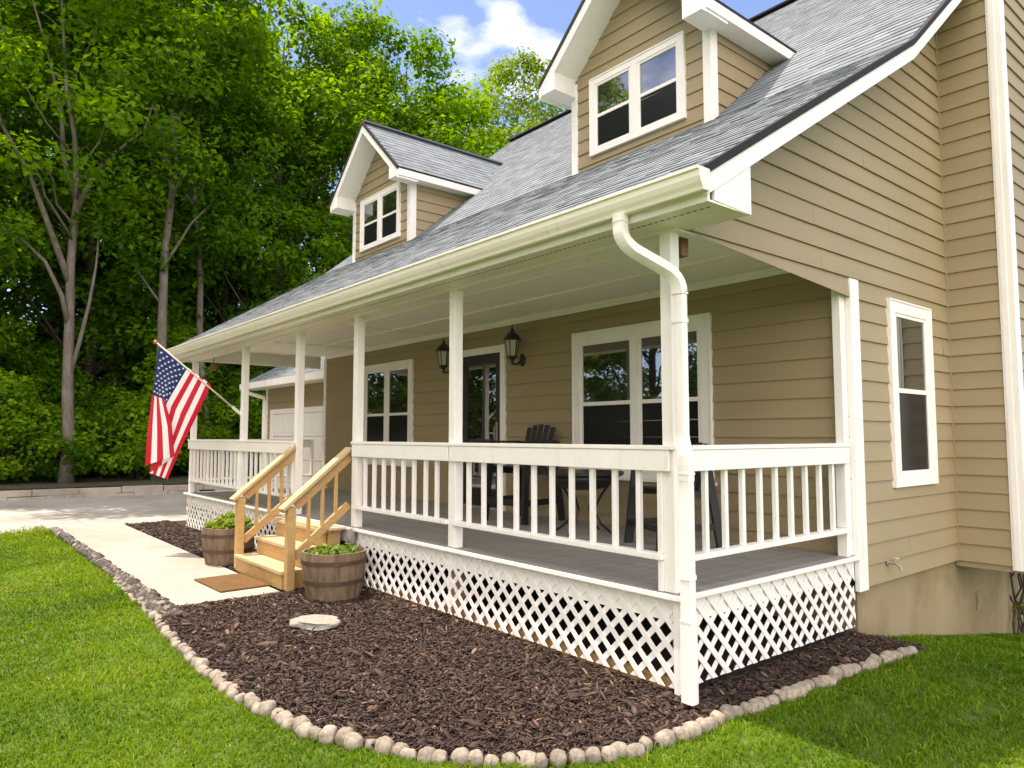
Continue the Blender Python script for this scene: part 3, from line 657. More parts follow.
# ================================================================== FLAG on the fifth post
fl = thing('flag', 'red white and blue striped flag on a slanted white pole', 'flag', (-8.21, 0.008, 2.04))
pb, pt = Vector((-8.21,-0.02,2.03)), Vector((-8.26,-1.225,3.03))
def PL(p): return (p[0]+8.21, p[1]-0.008, p[2]-2.04)
m = MB(); m.tube([PL(pb), PL(pb+(pt-pb)*0.5), PL(pt)], [0.0135,0.0125,0.011], 10); m.build('pole', paint('pole_paint', (0.62,0.57,0.46), 0.4, 0.1), fl, smooth=True)
m = MB(); c = PL(pt); m.lathe([(0.002,-0.03),(0.02,-0.02),(0.026,0.0),(0.02,0.02),(0.003,0.028)], 12, c); m.build('finial', paint('finial_brass', (0.5,0.2,0.08), 0.35), fl, smooth=True)
m = MB(); m.box(-0.04,0.04,-0.008,0.0,-0.07,0.06); m.tube([(0,-0.004,-0.03), PL(pb+(pt-pb)*0.09)], 0.022, 10); m.build('bracket', WHITE2, fl)
# cloth shape: rows at t (down the fly), knots across s (from the pole tip), (y, z, x-offset)
SK = [0.0, 0.38, 0.538, 1.0]
ROWS = [(0.0, [(-1.176,2.961,0),(-0.896,2.766,0),(-0.779,2.684,0),(-0.439,2.447,0)]),
        (0.38,[(-1.246,2.297,0.02),(-1.11,2.235,0.07),(-1.056,2.153,0.035),(-0.655,1.90,-0.01)]),
        (0.70,[(-1.297,1.763,0.03),(-1.00,1.83,0.12),(-1.13,1.66,-0.01),(-0.83,1.475,-0.02)]),
        (1.0, [(-1.312,1.262,0.03),(-0.941,1.39,0.14),(-1.234,1.155,-0.02),(-0.994,1.054,-0.03)])]
def lerp3(a, b, t): return tuple(a[i]+(b[i]-a[i])*t for i in range(3))
def cloth_p(s, t):
    def row(r):
        for i in range(3):
            if s <= SK[i+1] or i == 2:
                f = (s-SK[i])/(SK[i+1]-SK[i]); return lerp3(r[i], r[i+1], f)
    for i in range(3):
        if t <= ROWS[i+1][0] or i == 2:
            f = (t-ROWS[i][0])/(ROWS[i+1][0]-ROWS[i][0]); p = lerp3(row(ROWS[i][1]), row(ROWS[i+1][1]), f); break
    rip = 0.020*math.sin(s*15+t*3)*min(1, t*2.5)+0.012*math.sin(t*9+s*6)*min(1, t*3)
    return Vector((-8.25+p[2]+rip, p[0], p[1]))
m = MB(); NS, NTT = 52, 60
idx = {}
for i in range(NS+1):
    for j in range(NTT+1):
        idx[i,j] = len(m.v); m.v.append(PL(cloth_p(i/NS, j/NTT)))
for i in range(NS):
    st = int(i/NS*13)
    for j in range(NTT):
        cant = st < 7 and j/NTT < 0.4
        m.cur = 2 if cant else (0 if st % 2 == 0 else 1); m.addf(0, (idx[i,j], idx[i+1,j], idx[i+1,j+1], idx[i,j+1]))
def star(sc, tc, side):
    c = cloth_p(sc, tc); ds = (cloth_p(sc+0.01, tc)-cloth_p(sc-0.01, tc)); dt = (cloth_p(sc, tc+0.01)-cloth_p(sc, tc-0.01)); n = ds.cross(dt).normalized()
    e1 = ds.normalized(); e2 = n.cross(e1); r0 = 0.0215
    m.cur = 1; m.face([PL(c+n*(0.0035*side)+e1*(r*math.cos(a))+e2*(r*math.sin(a))) for a, r in [(math.pi*k/5+math.pi/2, r0 if k % 2 == 0 else r0*0.42) for k in range(10)]])
for k in range(9):
    for q in range(6 if k % 2 == 0 else 5):
        sc = 7/13*(k+1)/10; tc = 0.4*((q*2+1+(k % 2))/12)
        star(sc, tc, 1); star(sc, tc, -1)
m.build('flag_cloth', [FRED, FWHITE, FBLUE], fl, smooth=True)

# ================================================================== WOODEN STEPS
st = thing('wooden_steps', 'fresh pine porch steps with three treads and sloping handrails', 'steps', (-5.4, -0.35, 0.03))
def SL(x): return x
SX0, SX1 = -6.13, -4.66
def sb(name, mat, x0, x1, y0, y1, z0, z1, bevel=0.004):
    m = MB(); m.box(x0+5.4, x1+5.4, y0+0.35, y1+0.35, z0-0.03, z1-0.03); return m.build(name, mat, st, bevel=bevel)
for yf, zt, yb in ((-0.735, 0.235, -0.49), (-0.495, 0.435, -0.25), (-0.255, 0.632, -0.06)):
    sb('riser', PINE, SX0+0.04, SX1-0.04, yf+0.012, yf+0.045, max(0.035, zt-0.23), zt-0.039)
    w = yb-yf
    sb('tread', TREAD, SX0, SX1, yf-0.012, yf+w*0.5-0.004, zt-0.038, zt); sb('tread', TREAD, SX0, SX1, yf+w*0.5+0.002, yb-0.002 if yb < -0.1 else yb, zt-0.038, zt)
    for sx in (SX0+0.003, SX1-0.04): sb('stringer', PINE, sx, sx+0.037, yf+0.05, -0.062, max(0.04, zt-0.235), zt-0.0395)
sb('tread', TREAD, SX0, SX1+0.10, -0.245, -0.075, 0.6335, 0.652)
for sx, sgn in ((SX1+0.002, 1), (SX0-0.091, -1)):
    xc = sx+0.045
    sb('newel_post', PINE, sx, sx+0.089, -0.715, -0.626, 0.035, 0.918)
    m = MB(); o = lambda x, y, z: (x+5.4, y+0.35, z-0.03)
    m.beam(o(xc,-0.775,0.892), o(xc,0.006,1.54), 0.14, 0.036); m.build('handrail', TREAD, st, bevel=0.004)
    m = MB(); m.beam(o(xc,-0.625,0.935), o(xc,0.006,1.458), 0.038, 0.125); m.build('rail_board', PINE, st, bevel=0.004)
    m = MB(); m.beam(o(xc,-0.625,0.385), o(xc,0.006,0.905), 0.038, 0.088); m.build('lower_rail', PINE, st, bevel=0.004)
    for k in range(3):
        yy = -0.625+0.633*(k+1)/4; zz = 0.385+0.52*(k+1)/4; m = MB(); m.beam(o(xc-sgn*0.001,yy,zz-0.01), o(xc-sgn*0.001,yy,zz+0.56), 0.031, 0.034, up=(0,1,0)); m.build('baluster', PINE, st, bevel=0.002)

# ================================================================== BARREL PLANTERS
def barrel(loc, r, h, label):
    t = thing('barrel_planter', label, 'planter', loc, 0.2, 'half barrel planters')
    body = MB(); n = 60
    prof = [(r*0.83,0),(r*0.90,h*0.25),(r*0.965,h*0.55),(r*1.0,h*0.82),(r*1.0,h),(r*0.93,h),(r*0.93,h*0.86)]
    b = len(body.v)
    for i, (rr, z) in enumerate(prof):
        for k in range(n):
            g = 0.992 if (k % 3 == 0 and i < 5) else 1.0; a = 2*math.pi*k/n; w = 1.0+0.004*math.sin(k//3*2.7)
            body.v.append((rr*g*w*math.cos(a), rr*g*w*math.sin(a), z+(0.004*math.sin(k//3*5.1) if i in (4,5) else 0)))
    for i in range(len(prof)-1):
        for k in range(n): body.addf(b, (i*n+k, i*n+(k+1)%n, (i+1)*n+(k+1)%n, (i+1)*n+k))
    body.addf(b, list(range(n))[::-1]); body.build('staves', BARREL, t)
    for z0, z1 in ((h*0.33,h*0.42),(h*0.75,h*0.84)):
        m = MB(); f = lambda z: r*(0.83+0.17*min(1,(z/h)/0.82)**0.8)*1.012+0.003
        m.lathe([(f(z0),z0),(f(z0)+0.004,z0),(f(z1)+0.004,z1),(f(z1),z1)], 40, cap=False); m.build('hoop', RUST, t, smooth=False)
    m = MB(); m.lathe([(0.01,h*0.86),(r*0.93,h*0.84)], 24, cap=False); m.build('potting_soil', SOIL, t)
    return t
def leaves_np(cent, rad, count, size, flat=0.6, up=0.8, tone0=None, seed=0, wid=0.62):
    """leaf-shaped folded faces spread through clumps; returns V, F, tone"""
    g = np.random.default_rng(seed); C = np.repeat(cent, count, axis=0); Rr = np.repeat(rad, count); N = len(C)
    d = g.normal(size=(N,3)); d /= np.linalg.norm(d, axis=1)[:,None]; rr = g.random(N)**0.42
    off = d*rr[:,None]*Rr[:,None]; off[:,2] *= flat; p = C+off
    nrm = d*0.5+g.normal(size=(N,3))*0.45+np.array([0,0,up]); nrm /= np.linalg.norm(nrm, axis=1)[:,None]
    a = g.normal(size=(N,3)); a[:,2] -= 0.3; a -= nrm*(a*nrm).sum(1)[:,None]; a /= np.linalg.norm(a, axis=1)[:,None]; b = np.cross(nrm, a)
    L = size*(0.65+0.7*g.random(N)); W = L*wid; L, W = L[:,None], W[:,None]
    v0 = p-a*L*0.5; v1 = p+b*W*0.5+nrm*W*0.14-a*L*0.05; v2 = p+a*L*0.5-nrm*L*0.12; v3 = p-b*W*0.5+nrm*W*0.14-a*L*0.05
    V = np.stack([v0,v1,v2,v3], axis=1).reshape(-1,3); k = np.arange(N)*4
    F = np.stack([np.stack([k,k+1,k+2],1), np.stack([k,k+2,k+3],1)], 1).reshape(-1,3)
    tn = np.clip((np.repeat(tone0, count) if tone0 is not None else 0.5)+g.normal(size=N)*0.16, 0, 1)
    return V, F, np.repeat(tn, 4)
def pot_plant(loc, label, n, spread, tall, seed, tone):
    g = np.random.default_rng(seed); t = thing('leafy_plant', label, 'plant', loc)
    a = g.random(n)*2*np.pi; r = spread*np.sqrt(g.random(n)); c = np.stack([r*np.cos(a), r*np.sin(a), tall*(0.35+0.65*g.random(n))*(1-0.5*(r/spread)**2)], 1)
    m = MB()
    for q in c: m.tube([(q[0]*0.6,q[1]*0.6,-0.01), (q[0]*0.85,q[1]*0.85,q[2]*0.6), tuple(q)], [0.004,0.003,0.002], 4)
    m.build('stems', POTLEAF, t)
    V, F, T = leaves_np(c, np.full(n, 0.05), 9, 0.062, 0.9, 0.7, np.full(n, tone), seed); np_mesh('foliage', V, F, POTLEAF, t, T)
barrel((-4.07,-0.42,0.035), 0.325, 0.47, 'weathered half-barrel planter in mulch right of the pine steps')
pot_plant((-4.07,-0.42,0.44), 'low sparse green plant in the barrel right of the steps', 34, 0.25, 0.10, 3, 0.45)
barrel((-6.78,-0.60,0.035), 0.33, 0.47, 'weathered half-barrel planter left of the pine steps by the walk')
pot_plant((-6.78,-0.60,0.44), 'bushy bright yellow-green plant in the barrel left of the steps', 70, 0.27, 0.24, 5, 0.75)

# ================================================================== small things
m = MB(); m.box(-0.43,0.43,-0.265,0.265,0,0.018); dm = m.build('doormat', MAT_FIBRE, bevel=0.006, loc=(-5.38,-1.02,0.041)); dm.rotation_euler.z = R(1.5)
tag(dm, 'brown coir doormat on the concrete walk before the steps', 'doormat')
# stepping stone: irregular flat slab
def rock(name, mat, rx, ry, rz, seed, sub=3, rough=0.22, flat=0.0, loc=(0,0,0)):
    bm = bmesh.new(); bmesh.ops.create_icosphere(bm, subdivisions=sub, radius=1.0); o = Vector((seed*3.7, seed*1.3, seed*2.1))
    for v in bm.verts:
        d = v.co.normalized(); k = 1+rough*noise.noise(d*1.3+o)+rough*0.5*noise.noise(d*3.1+o)
        p = Vector((math.copysign(abs(d.x)**0.75, d.x), math.copysign(abs(d.y)**0.75, d.y), math.copysign(abs(d.z)**(0.75 if not flat else 0.35), d.z)))
        v.co = Vector((p.x*rx*k, p.y*ry*k, p.z*rz*(k if not flat else 1+0.3*(k-1))))
    me = bpy.data.meshes.new(name); bm.to_mesh(me); bm.free(); me.materials.append(mat); me.polygons.foreach_set('use_smooth', [True]*len(me.polygons))
    ob = bpy.data.objects.new(name, me); COL.objects.link(ob); ob.location = loc; return ob
ss = rock('stepping_stone', STEPSTONE, 0.205, 0.165, 0.032, 4, 4, 0.25, 1, (-3.06,-1.06,0.075)); ss.rotation_euler.z = 0.6
tag(ss, 'pale flat irregular stepping stone lying on the dark mulch', 'stepping stone')
gp = rock('garden_stone', GREY_POT, 0.055, 0.055, 0.085, 9, 3, 0.2, 0, (-4.40,-0.055,0.565)); 
tag(gp, 'small grey speckled round ornament hung under the deck edge by the steps', 'ornament')
m = MB(); m.box(-0.04,0.04,-0.04,0.04,0,0.13); m.tube([(0,0,0.13),(0,0,0.22)],0.008,6); w1 = m.build('wooden_block', BROWNWOOD, bevel=0.006, loc=(-0.19,0.30,2.94)); tag(w1, 'small brown wooden block hanging beside the near corner post top', 'wooden block')
w2 = w1.copy(); COL.objects.link(w2); w2.location = (-10.52,0.28,2.86); tag(w2, 'small brown wooden block hanging at the far left end of porch', 'wooden block')
ft = thing('outdoor_faucet', 'small metal hose faucet on tan siding right of the corner board', 'faucet', (0.014,2.95,0.55))
m = MB(); m.lathe([(0.0,0),(0.03,0.0),(0.03,0.008)], 12); m.v = [(p[2],p[0],p[1]) for p in m.v]; m.tube([(0.0,0,0),(0.07,0,0.0),(0.10,0,-0.02),(0.115,0,-0.055)], [0.012,0.014,0.013,0.014], 8); m.build('spout', BRASS, ft)
m = MB(); m.tube([(0.06,0,0.0),(0.075,0,0.045)], 0.006, 6); m.lathe([(0.004,0.04),(0.026,0.042),(0.026,0.05),(0.004,0.052)], 10, (0.075,0,0)); m.build('valve_handle', paint('valve_paint', (0.5,0.5,0.48), 0.5), ft)
m = MB(); m.box(-0.005,0.012,-0.055,0.055,-0.1,0.1); m.box(0.012,0.02,-0.045,0.045,-0.03,0.085); vt = m.build('foundation_vent', FOUND, bevel=0.003, loc=(-0.027,5.25,-0.12)); tag(vt, 'small square cover plate on the shaded concrete foundation', 'vent cover')

# ================================================================== PORCH FURNITURE (bar-height slatted chairs and a round table)
def chair(loc, rz, label):
    t = thing('patio_chair', label, 'chair', loc, rz, 'tall patio chairs on the porch')
    sh = 0.66
    for k in range(5):
        x = -0.20+k*0.10; hgt = (0.46,0.49,0.50,0.49,0.46)[k]
        m = MB(); m.beam((x*0.85,0.20,sh-0.03), (x,0.36,sh+hgt), 0.076, 0.018, up=(0,1,0.2)); m.build('back_slat', BLACKWOOD, t, bevel=0.008)
    for k in range(5):
        m = MB(); y = -0.22+k*0.1; m.box(-0.26,0.26,y,y+0.085,sh-0.018-0.008*k,sh-0.008*k); m.build('seat_slat', BLACKWOOD, t, bevel=0.004)
    for s in (-1, 1):
        m = MB(); m.box(min(s*0.25,s*0.37),max(s*0.25,s*0.37),-0.30,0.30,sh+0.27,sh+0.294); m.build('armrest', BLACKWOOD, t, bevel=0.012)
        m = MB(); m.beam((s*0.33,-0.30,0), (s*0.29,-0.22,sh+0.268), 0.038, 0.085, up=(0,1,0)); m.build('leg', BLACKWOOD, t)
        m = MB(); m.beam((s*0.33,0.36,0), (s*0.29,0.24,sh+0.268), 0.038, 0.085, up=(0,1,0)); m.build('leg', BLACKWOOD, t)
        m = MB(); m.beam((s*0.32,-0.27,0.24), (s*0.32,0.33,0.24), 0.03, 0.07); m.beam((s*0.285,-0.24,sh-0.05), (s*0.285,0.28,sh-0.08), 0.03, 0.08); m.build('side_rail', BLACKWOOD, t)
    m = MB(); m.box(-0.32,0.32,-0.30,-0.265,0.20,0.27); m.build('footrest', BLACKWOOD, t)
    m = MB(); m.beam((-0.24,0.34,sh+0.29),(0.24,0.34,sh+0.29),0.05,0.03); m.build('back_brace', BLACKWOOD, t)
chair((-3.75,1.85,ZD), R(6), 'black slatted tall patio chair right of the front door'); chair((-1.35,1.62,ZD), R(-22), 'black slatted tall patio chair behind the corner post'); bpy.data.objects['patio_chair.001'].scale = (0.93,0.93,0.82)
t = thing('patio_table', 'dark round metal patio table between the two black chairs', 'table', (-2.5,1.65,ZD), 0.3)
m = MB(); m.lathe([(0.02,0.60),(0.40,0.60),(0.42,0.615),(0.42,0.64),(0.40,0.645),(0.02,0.645)], 32); m.build('tabletop', DARKMETAL, t)
m = MB(); m.lathe([(0.10,0.45),(0.22,0.47),(0.33,0.53),(0.38,0.599)], 28); m.build('fire_bowl', DARKMETAL, t, smooth=True)
for k in range(4):
    a = k*math.pi/2; c, s = math.cos(a), math.sin(a)
    m = MB(); m.tube([(0.34*c,0.34*s,0.58),(0.2*c,0.2*s,0.40),(0.12*c,0.12*s,0.25),(0.2*c,0.2*s,0.1),(0.34*c,0.34*s,0.0)], 0.014, 6); m.build('leg', DARKMETAL, t)

# ================================================================== GROUND
def hterr(x, y):
    k = np.clip((np.asarray(y, float)-2.3), 0, 8)*0.165*np.clip((np.asarray(x, float)+2)/2, 0, 1)
    f = 0.28*np.clip((-np.asarray(x, float)-20.1)/0.6, 0, 1)+np.clip((-np.asarray(x, float)-24), 0, 200)*0.02
    return -k+f
def axis(a, b, fine, far):
    s = list(np.arange(a, b+1e-6, fine)); return np.array([-far, -far*0.5, -far*0.25, -80, -50]+[v for v in s if v > -49]+[40, 80, far*0.25, far*0.5, far])
gx = np.concatenate([[-600,-300,-150,-80,-50,-40], np.arange(-30, 9.01, 0.3), [12,20,40,80,150,300,600]]); gy = np.concatenate([[-600,-300,-150,-80,-40,-20], np.arange(-10, 22.01, 0.4), [30,45,80,150,300,600]])
X, Y = np.meshgrid(gx, gy); Zg = hterr(X, Y); V = np.stack([X.ravel(), Y.ravel(), Zg.ravel()], 1); nx, ny = len(gx), len(gy)
i, j = np.meshgrid(np.arange(nx-1), np.arange(ny-1)); k = (j*nx+i).ravel(); F = np.stack([k,k+1,k+1+nx,k+nx],1)
tag(np_mesh('ground', V, F, GROUND, smooth=True), kind='structure')
OUT = [(-12.25,-1.93),(-9.5,-1.94),(-6.6,-1.97),(-5.8,-2.00),(-4.38,-2.04),(-2.84,-2.15),(-1.82,-2.14),(-1.02,-2.03),(-.54,-1.80),(-.26,-1.60),(.07,-1.28),(.23,-1.0),(.31,-.7),(.335,-.1),(.38,.6),(.41,1.36),(.50,2.25)]
def flat_poly(name, pts, z, mat, zf=None):
    bm = bmesh.new(); vs = [bm.verts.new((p[0],p[1],z if zf is None else z+float(zf(p[0],p[1])))) for p in pts]; f = bm.faces.new(vs); bmesh.ops.triangulate(bm, faces=[f])
    me = bpy.data.meshes.new(name); bm.to_mesh(me); bm.free(); me.materials.append(mat); o = bpy.data.objects.new(name, me); COL.objects.link(o); return tag(o, kind='structure')
flat_poly('mulch_bed', OUT+[(0.52,2.6),(-0.05,2.6),(-0.05,0.15),(-12.2,0.15)], 0.012, SOIL, hterr)
# under-porch soil reaches the house wall
flat_poly('under_porch_soil', [(-12.2,0.15),(-0.05,0.15),(-0.05,2.42),(-12.2,2.42)], 0.012, SOIL)
# driveway slab with joints, walk slabs
m = MB()
for ya, yb in ((-30,-5.2),(-5.19,-1.30),(-1.29,2.6),(2.61,8.0),(8.01,26)):
    for xa, xb in ((-19.75,-16.0),(-15.99,-12.215)):
        m.box(xa, xb, ya, yb, -0.1, 0.025)
tag(m.build('driveway', DRIVE), kind='structure')
m = MB(); xs = [-12.21,-10.65,-8.75,-6.60,-4.62]
for a, b in zip(xs[:-1], xs[1:]): m.box(a+0.009, b-0.009, -1.80, -0.755, -0.05, 0.038)
tag(m.build('walkway', WALK, bevel=0.006), kind='structure')

# ---- retaining wall of stacked blocks along the drive
rw = thing('retaining_wall', 'low weathered concrete block retaining wall along the driveway edge', 'wall', (-20,0,0))
pathw = [(-19.6,-24),(-19.75,-8),(-19.8,-2.4),(-19.75,0.0),(-19.4,2.0),(-19.1,4.0),(-19.0,8),(-19.0,20)]
def along(path, step):
    out = []; rem = 0
    for (x0,y0),(x1,y1) in zip(path[:-1], path[1:]):
        L = math.hypot(x1-x0, y1-y0); s = rem
        while s < L: out.append((x0+(x1-x0)*s/L, y0+(y1-y0)*s/L, math.atan2(y1-y0, x1-x0))); s += step
        rem = s-L
    return out
for lay, (z0, z1, stp, ofs) in enumerate(((0.0,0.10,0.42,0.0),(0.104,0.27,1.05,0.03))):
    m = MB()
    for n_, (x, y, a) in enumerate(along(pathw, stp)):
        if y > 14 or y < -14: continue
        c, s = math.cos(a), math.sin(a); L = stp*(0.5-0.006); w = 0.17; j_ = random.uniform(-.012,.012); x -= ofs
        if lay == 0 and random.random() < 0.2: continue
        q = [(x+c*u-s*(v+j_)+20, y+s*u+c*(v+j_)) for u, v in ((-L,-w),(L,-w),(L,w),(-L,w))]; dz = random.uniform(-.012,.012)
        m.hexa([(p[0],p[1],z0) for p in q]+[(p[0],p[1],z1+dz) for p in q])
    m.build('block_course' if lay == 0 else 'cap_course', BLOCK, rw, bevel=0.012)

# ---- forest floor
flat_poly('forest_floor', [(-19.95,-40),(-19.95,-2.4),(-19.5,2.2),(-19.15,4.2),(-19.1,40),(-24.0,40),(-24.0,-40)], 0.03, FLOOR_FOREST, lambda x, y: 0.26)

# ---- edging stones, each its own rock
stones = [rock('edging_stone', STONE, 0.058*a, 0.052*b, 0.055*c, 20+q*1.7, 3, 0.15) for q, (a, b, c) in enumerate(((1,1,1),(1.12,1,1.02),(0.88,.95,.95),(1.02,1.05,1.1),(0.95,.95,.88),(1.15,1.05,1.0),(.85,1,1.05)))]
ptsS = along(OUT[2:6], 0.072)+along(OUT[5:], 0.086); n_ = 0
for q, (x, y, a) in enumerate(ptsS):
    src = stones[q % len(stones)]
    o = src if q < len(stones) else src.copy()
    if q >= len(stones): COL.objects.link(o)
    sc = random.uniform(0.66,0.96)*(1.0 if x > -2.6 else 0.78 if x > -4.4 else 0.5); o.scale = (sc, sc, sc)
    o.location = (x+random.uniform(-.015,.015), y+random.uniform(-.022,.022), 0.026+random.uniform(-.014,.01)); o.rotation_euler = (random.uniform(-.3,.3), random.uniform(-.3,.3), a+random.uniform(-.4,.4))
    tag(o, 'pale rounded stone in the row edging the mulch bed against the lawn', 'edging stone', 'edging stones around the mulch bed')

# ---- polygon tests
def inside(px, py, poly):
    r = np.zeros(len(px), bool); n = len(poly)
    for a in range(n):
        x0, y0 = poly[a]; x1, y1 = poly[(a+1) % n]
        c = ((y0 > py) != (y1 > py)) & (px < (x1-x0)*(py-y0)/((y1-y0) if y1 != y0 else 1e-9)+x0); r ^= c
    return r
BED = OUT+[(0.50,2.6),(-12.25,2.6)]
# ---- bark mulch chips (stuff)
def chips(n, xr, yr_, test, seed, big=1.0):
    g = np.random.default_rng(seed); px = g.uniform(*xr, n); py = g.uniform(*yr_, n); k = test(px, py); px, py = px[k], py[k]; N = len(px)
    L = g.gamma(3.0, 0.0085, N)*big+0.008; W = L*g.uniform(0.18,0.45,N); T = W*0.22; yaw = g.uniform(0, 2*np.pi, N); pit = g.normal(0, 0.33, N); rol = g.normal(0, 0.75, N)
    z = 0.016+g.random(N)**1.5*0.034
    base = np.array([(-.5,-.35,0),(.0,-.5,.25),(.5,-.28,0),(.5,.3,0),(.05,.5,.25),(-.5,.28,0)]); top = base+np.array([0,0,1.0]); B = np.concatenate([base, top])
    P_ = B[None]*np.stack([L,W,T],1)[:,None,:]*(1+g.normal(0,0.12,(N,12,3)))
    cr, sr = np.cos(rol), np.sin(rol); cp, sp = np.cos(pit), np.sin(pit); cy, sy = np.cos(yaw), np.sin(yaw)
    y1 = P_[...,1]*cr[:,None]-P_[...,2]*sr[:,None]; z1 = P_[...,1]*sr[:,None]+P_[...,2]*cr[:,None]; x1 = P_[...,0]
    x2 = x1*cp[:,None]-z1*sp[:,None]; z2 = x1*sp[:,None]+z1*cp[:,None]
    Vv = np.stack([x2*cy[:,None]-y1*sy[:,None]+px[:,None], x2*sy[:,None]+y1*cy[:,None]+py[:,None], z2+z[:,None]+hterr(px,py)[:,None]], -1).reshape(-1,3)
    k = (np.arange(N)*12)[:,None]; quads = np.array([(0,1,4,5),(1,2,3,4),(6,11,10,7),(7,10,9,8),(0,6,7,1),(1,7,8,2),(2,8,9,3),(3,9,10,4),(4,10,11,5),(5,11,6,0)])
    Ff = (k[:,:,None]+quads[None]).reshape(-1,4); tn = np.clip(g.beta(1.6,3.0,N), 0, 1); return Vv, Ff, np.repeat(tn, 12)
def t_near(px, py): return inside(px, py, BED) & (py < 2.4) & ~((px < -0.03) & (py > 0.03)) & ~((px > -12.25) & (px < -4.6) & (py < -0.74)) & ~((px > -6.2) & (px < -4.62) & (py > -0.76)) & (px > -4.62-0.0) & ~((px < -4.3) & (py < -1.9))
def t_far(px, py): return (px > -12.15) & (px < -6.15) & (py > -0.745) & (py < 0.03)
Vm, Fm, Tm = [], [], []
base = 0
for args in ((135000, (-4.7,0.55), (-2.2,2.5), t_near, 1), (13000, (-12.2,-6.1), (-0.76,0.05), t_far, 2, 1.35)):
    v, f, tt = chips(*args); Vm.append(v); Fm.append(f+base); Tm.append(tt); base += len(v)
tag(np_mesh('mulch', np.concatenate(Vm), np.concatenate(Fm), MULCH, None, np.concatenate(Tm)), 'dark brown bark mulch filling the bed in front of the porch', 'mulch', kind='stuff')
# ---- gravel strip (stuff)
bm = bmesh.new(); bmesh.ops.create_icosphere(bm, subdivisions=1, radius=1); sv = np.array([v.co[:] for v in bm.verts]); sf = np.array([[v.index for v in f.verts] for f in bm.faces]); bm.free()
g = np.random.default_rng(5); N = 5200; px = g.uniform(-12.25,-4.25,N); lo = np.interp(px, [p[0] for p in OUT[:8]], [p[1] for p in OUT[:8]])+0.03; py = lo+(np.minimum(-1.81, lo+0.3)-lo)*g.random(N)
rad = g.gamma(5, 0.0042, N)+0.006; Vg = sv[None]*(rad[:,None,None]*g.uniform(0.65,1.25,(N,1,3)))*(1+g.normal(0,0.13,(N,len(sv),3)))
Vg = Vg+np.stack([px,py,0.014+g.random(N)*0.018],1)[:,None,:]; Fg = (sf[None]+(np.arange(N)*len(sv))[:,None,None]).reshape(-1,3)
tag(np_mesh('gravel', Vg.reshape(-1,3), Fg, GRAVEL, None, np.repeat(g.random(N),len(sv))), 'grey gravel strip between the lawn and the concrete walk', 'gravel', kind='stuff')

# ---- grass (stuff): blades, denser near the camera
CAM = np.array([2.8895,-3.789,1.679]); YAW = 0.8801
g = np.random.default_rng(9)
def grass(n, rmin, rmax, p, amax, dens_scale):
    u = g.random(n); e = 2-p; r = (rmin**e+(rmax**e-rmin**e)*u)**(1/e); a = YAW+R(90)+g.uniform(-amax, amax, n)
    return CAM[0]+r*np.cos(a), CAM[1]+r*np.sin(a), r
parts = [grass(760000, 1.5, 22, 1.55, R(54), 1), grass(40000, 12, 20, 1.0, R(48), 1)]
px = np.concatenate([q[0] for q in parts]); py = np.concatenate([q[1] for q in parts]); pr_ = np.concatenate([q[2] for q in parts])
edge = OUT+[(0.50,2.6),(-12.25,2.6)]
et = along(OUT[3:], 0.004); ek = len(et); ea = np.array(et); eo = 0.045+np.abs(g.normal(0, 0.05, ek)); keepe = np.array([noise.noise(Vector((a*4, b*4, 3))) for a, b in ea[:,:2]]) > -0.15
px = np.concatenate([px, (ea[:,0]+np.sin(ea[:,2])*eo)[keepe]]); py = np.concatenate([py, (ea[:,1]-np.cos(ea[:,2])*eo)[keepe]]); pr_ = np.concatenate([pr_, np.full(keepe.sum(), 4.0)])
jit = g.normal(0, 0.02, (2, len(px)))
k = ~inside(px+jit[0], py+jit[1], edge) & ((px > -13.1-0.5*np.clip(-py-2,0,6)*0.5)) & ~((px < -12.25) & (py > -1.95)) & ~((px < 0.0+np.abs(jit[0])*2.5) & (py > 2.3)) & ~((px<-0.2)&(py>-1.5)) & (px*0+py < 8.5) & ~((px<-12.3)&(px+0.5*py< -13.6+0.2*g.normal(size=len(px))))
px, py, pr_ = px[k], py[k], pr_[k]
cn = np.array([noise.noise(Vector((a*1.6, b*1.6, 0))) for a, b in zip(px, py)]); cf = np.array([noise.noise(Vector((a*6, b*6, 7))) for a, b in zip(px, py)])
keep = g.random(len(px)) < np.clip(0.95+0.6*cf, 0.5, 1); px, py, pr_, cn, cf = px[keep], py[keep], pr_[keep], cn[keep], cf[keep]; N = len(px)
edged = np.clip(1.0-np.abs(py+2.1)/0.5, 0, 1)*(px < -5)
hgt = (0.020+0.024*g.random(N)+0.012*np.clip(cf+cn,-.6,1))*(1+0.55*edged)*(1+0.8*(g.random(N) < 0.02)); hgt *= 1+0.6*np.clip((-px-11.3)/1.2,0,1)
wd = (0.0022+0.0020*g.random(N))*np.clip(pr_/4.0, 1, 3.6)**0.8; yaw = g.uniform(0, 2*np.pi, N); lean = g.uniform(0.3, 1.5, N); ld = yaw+g.normal(0, 0.6, N)
z0 = hterr(px, py); dx, dy = np.cos(yaw+np.pi/2)*wd, np.sin(yaw+np.pi/2)*wd; lx, ly = np.cos(ld)*lean*hgt, np.sin(ld)*lean*hgt
B0 = np.stack([px-dx,py-dy,z0-0.004],1); B1 = np.stack([px+dx,py+dy,z0-0.004],1); M0 = np.stack([px-dx*.8+lx*.35,py-dy*.8+ly*.35,z0+hgt*.6],1); M1 = np.stack([px+dx*.8+lx*.35,py+dy*.8+ly*.35,z0+hgt*.6],1); TP = np.stack([px+lx,py+ly,z0+hgt*(1-0.3*lean)],1)
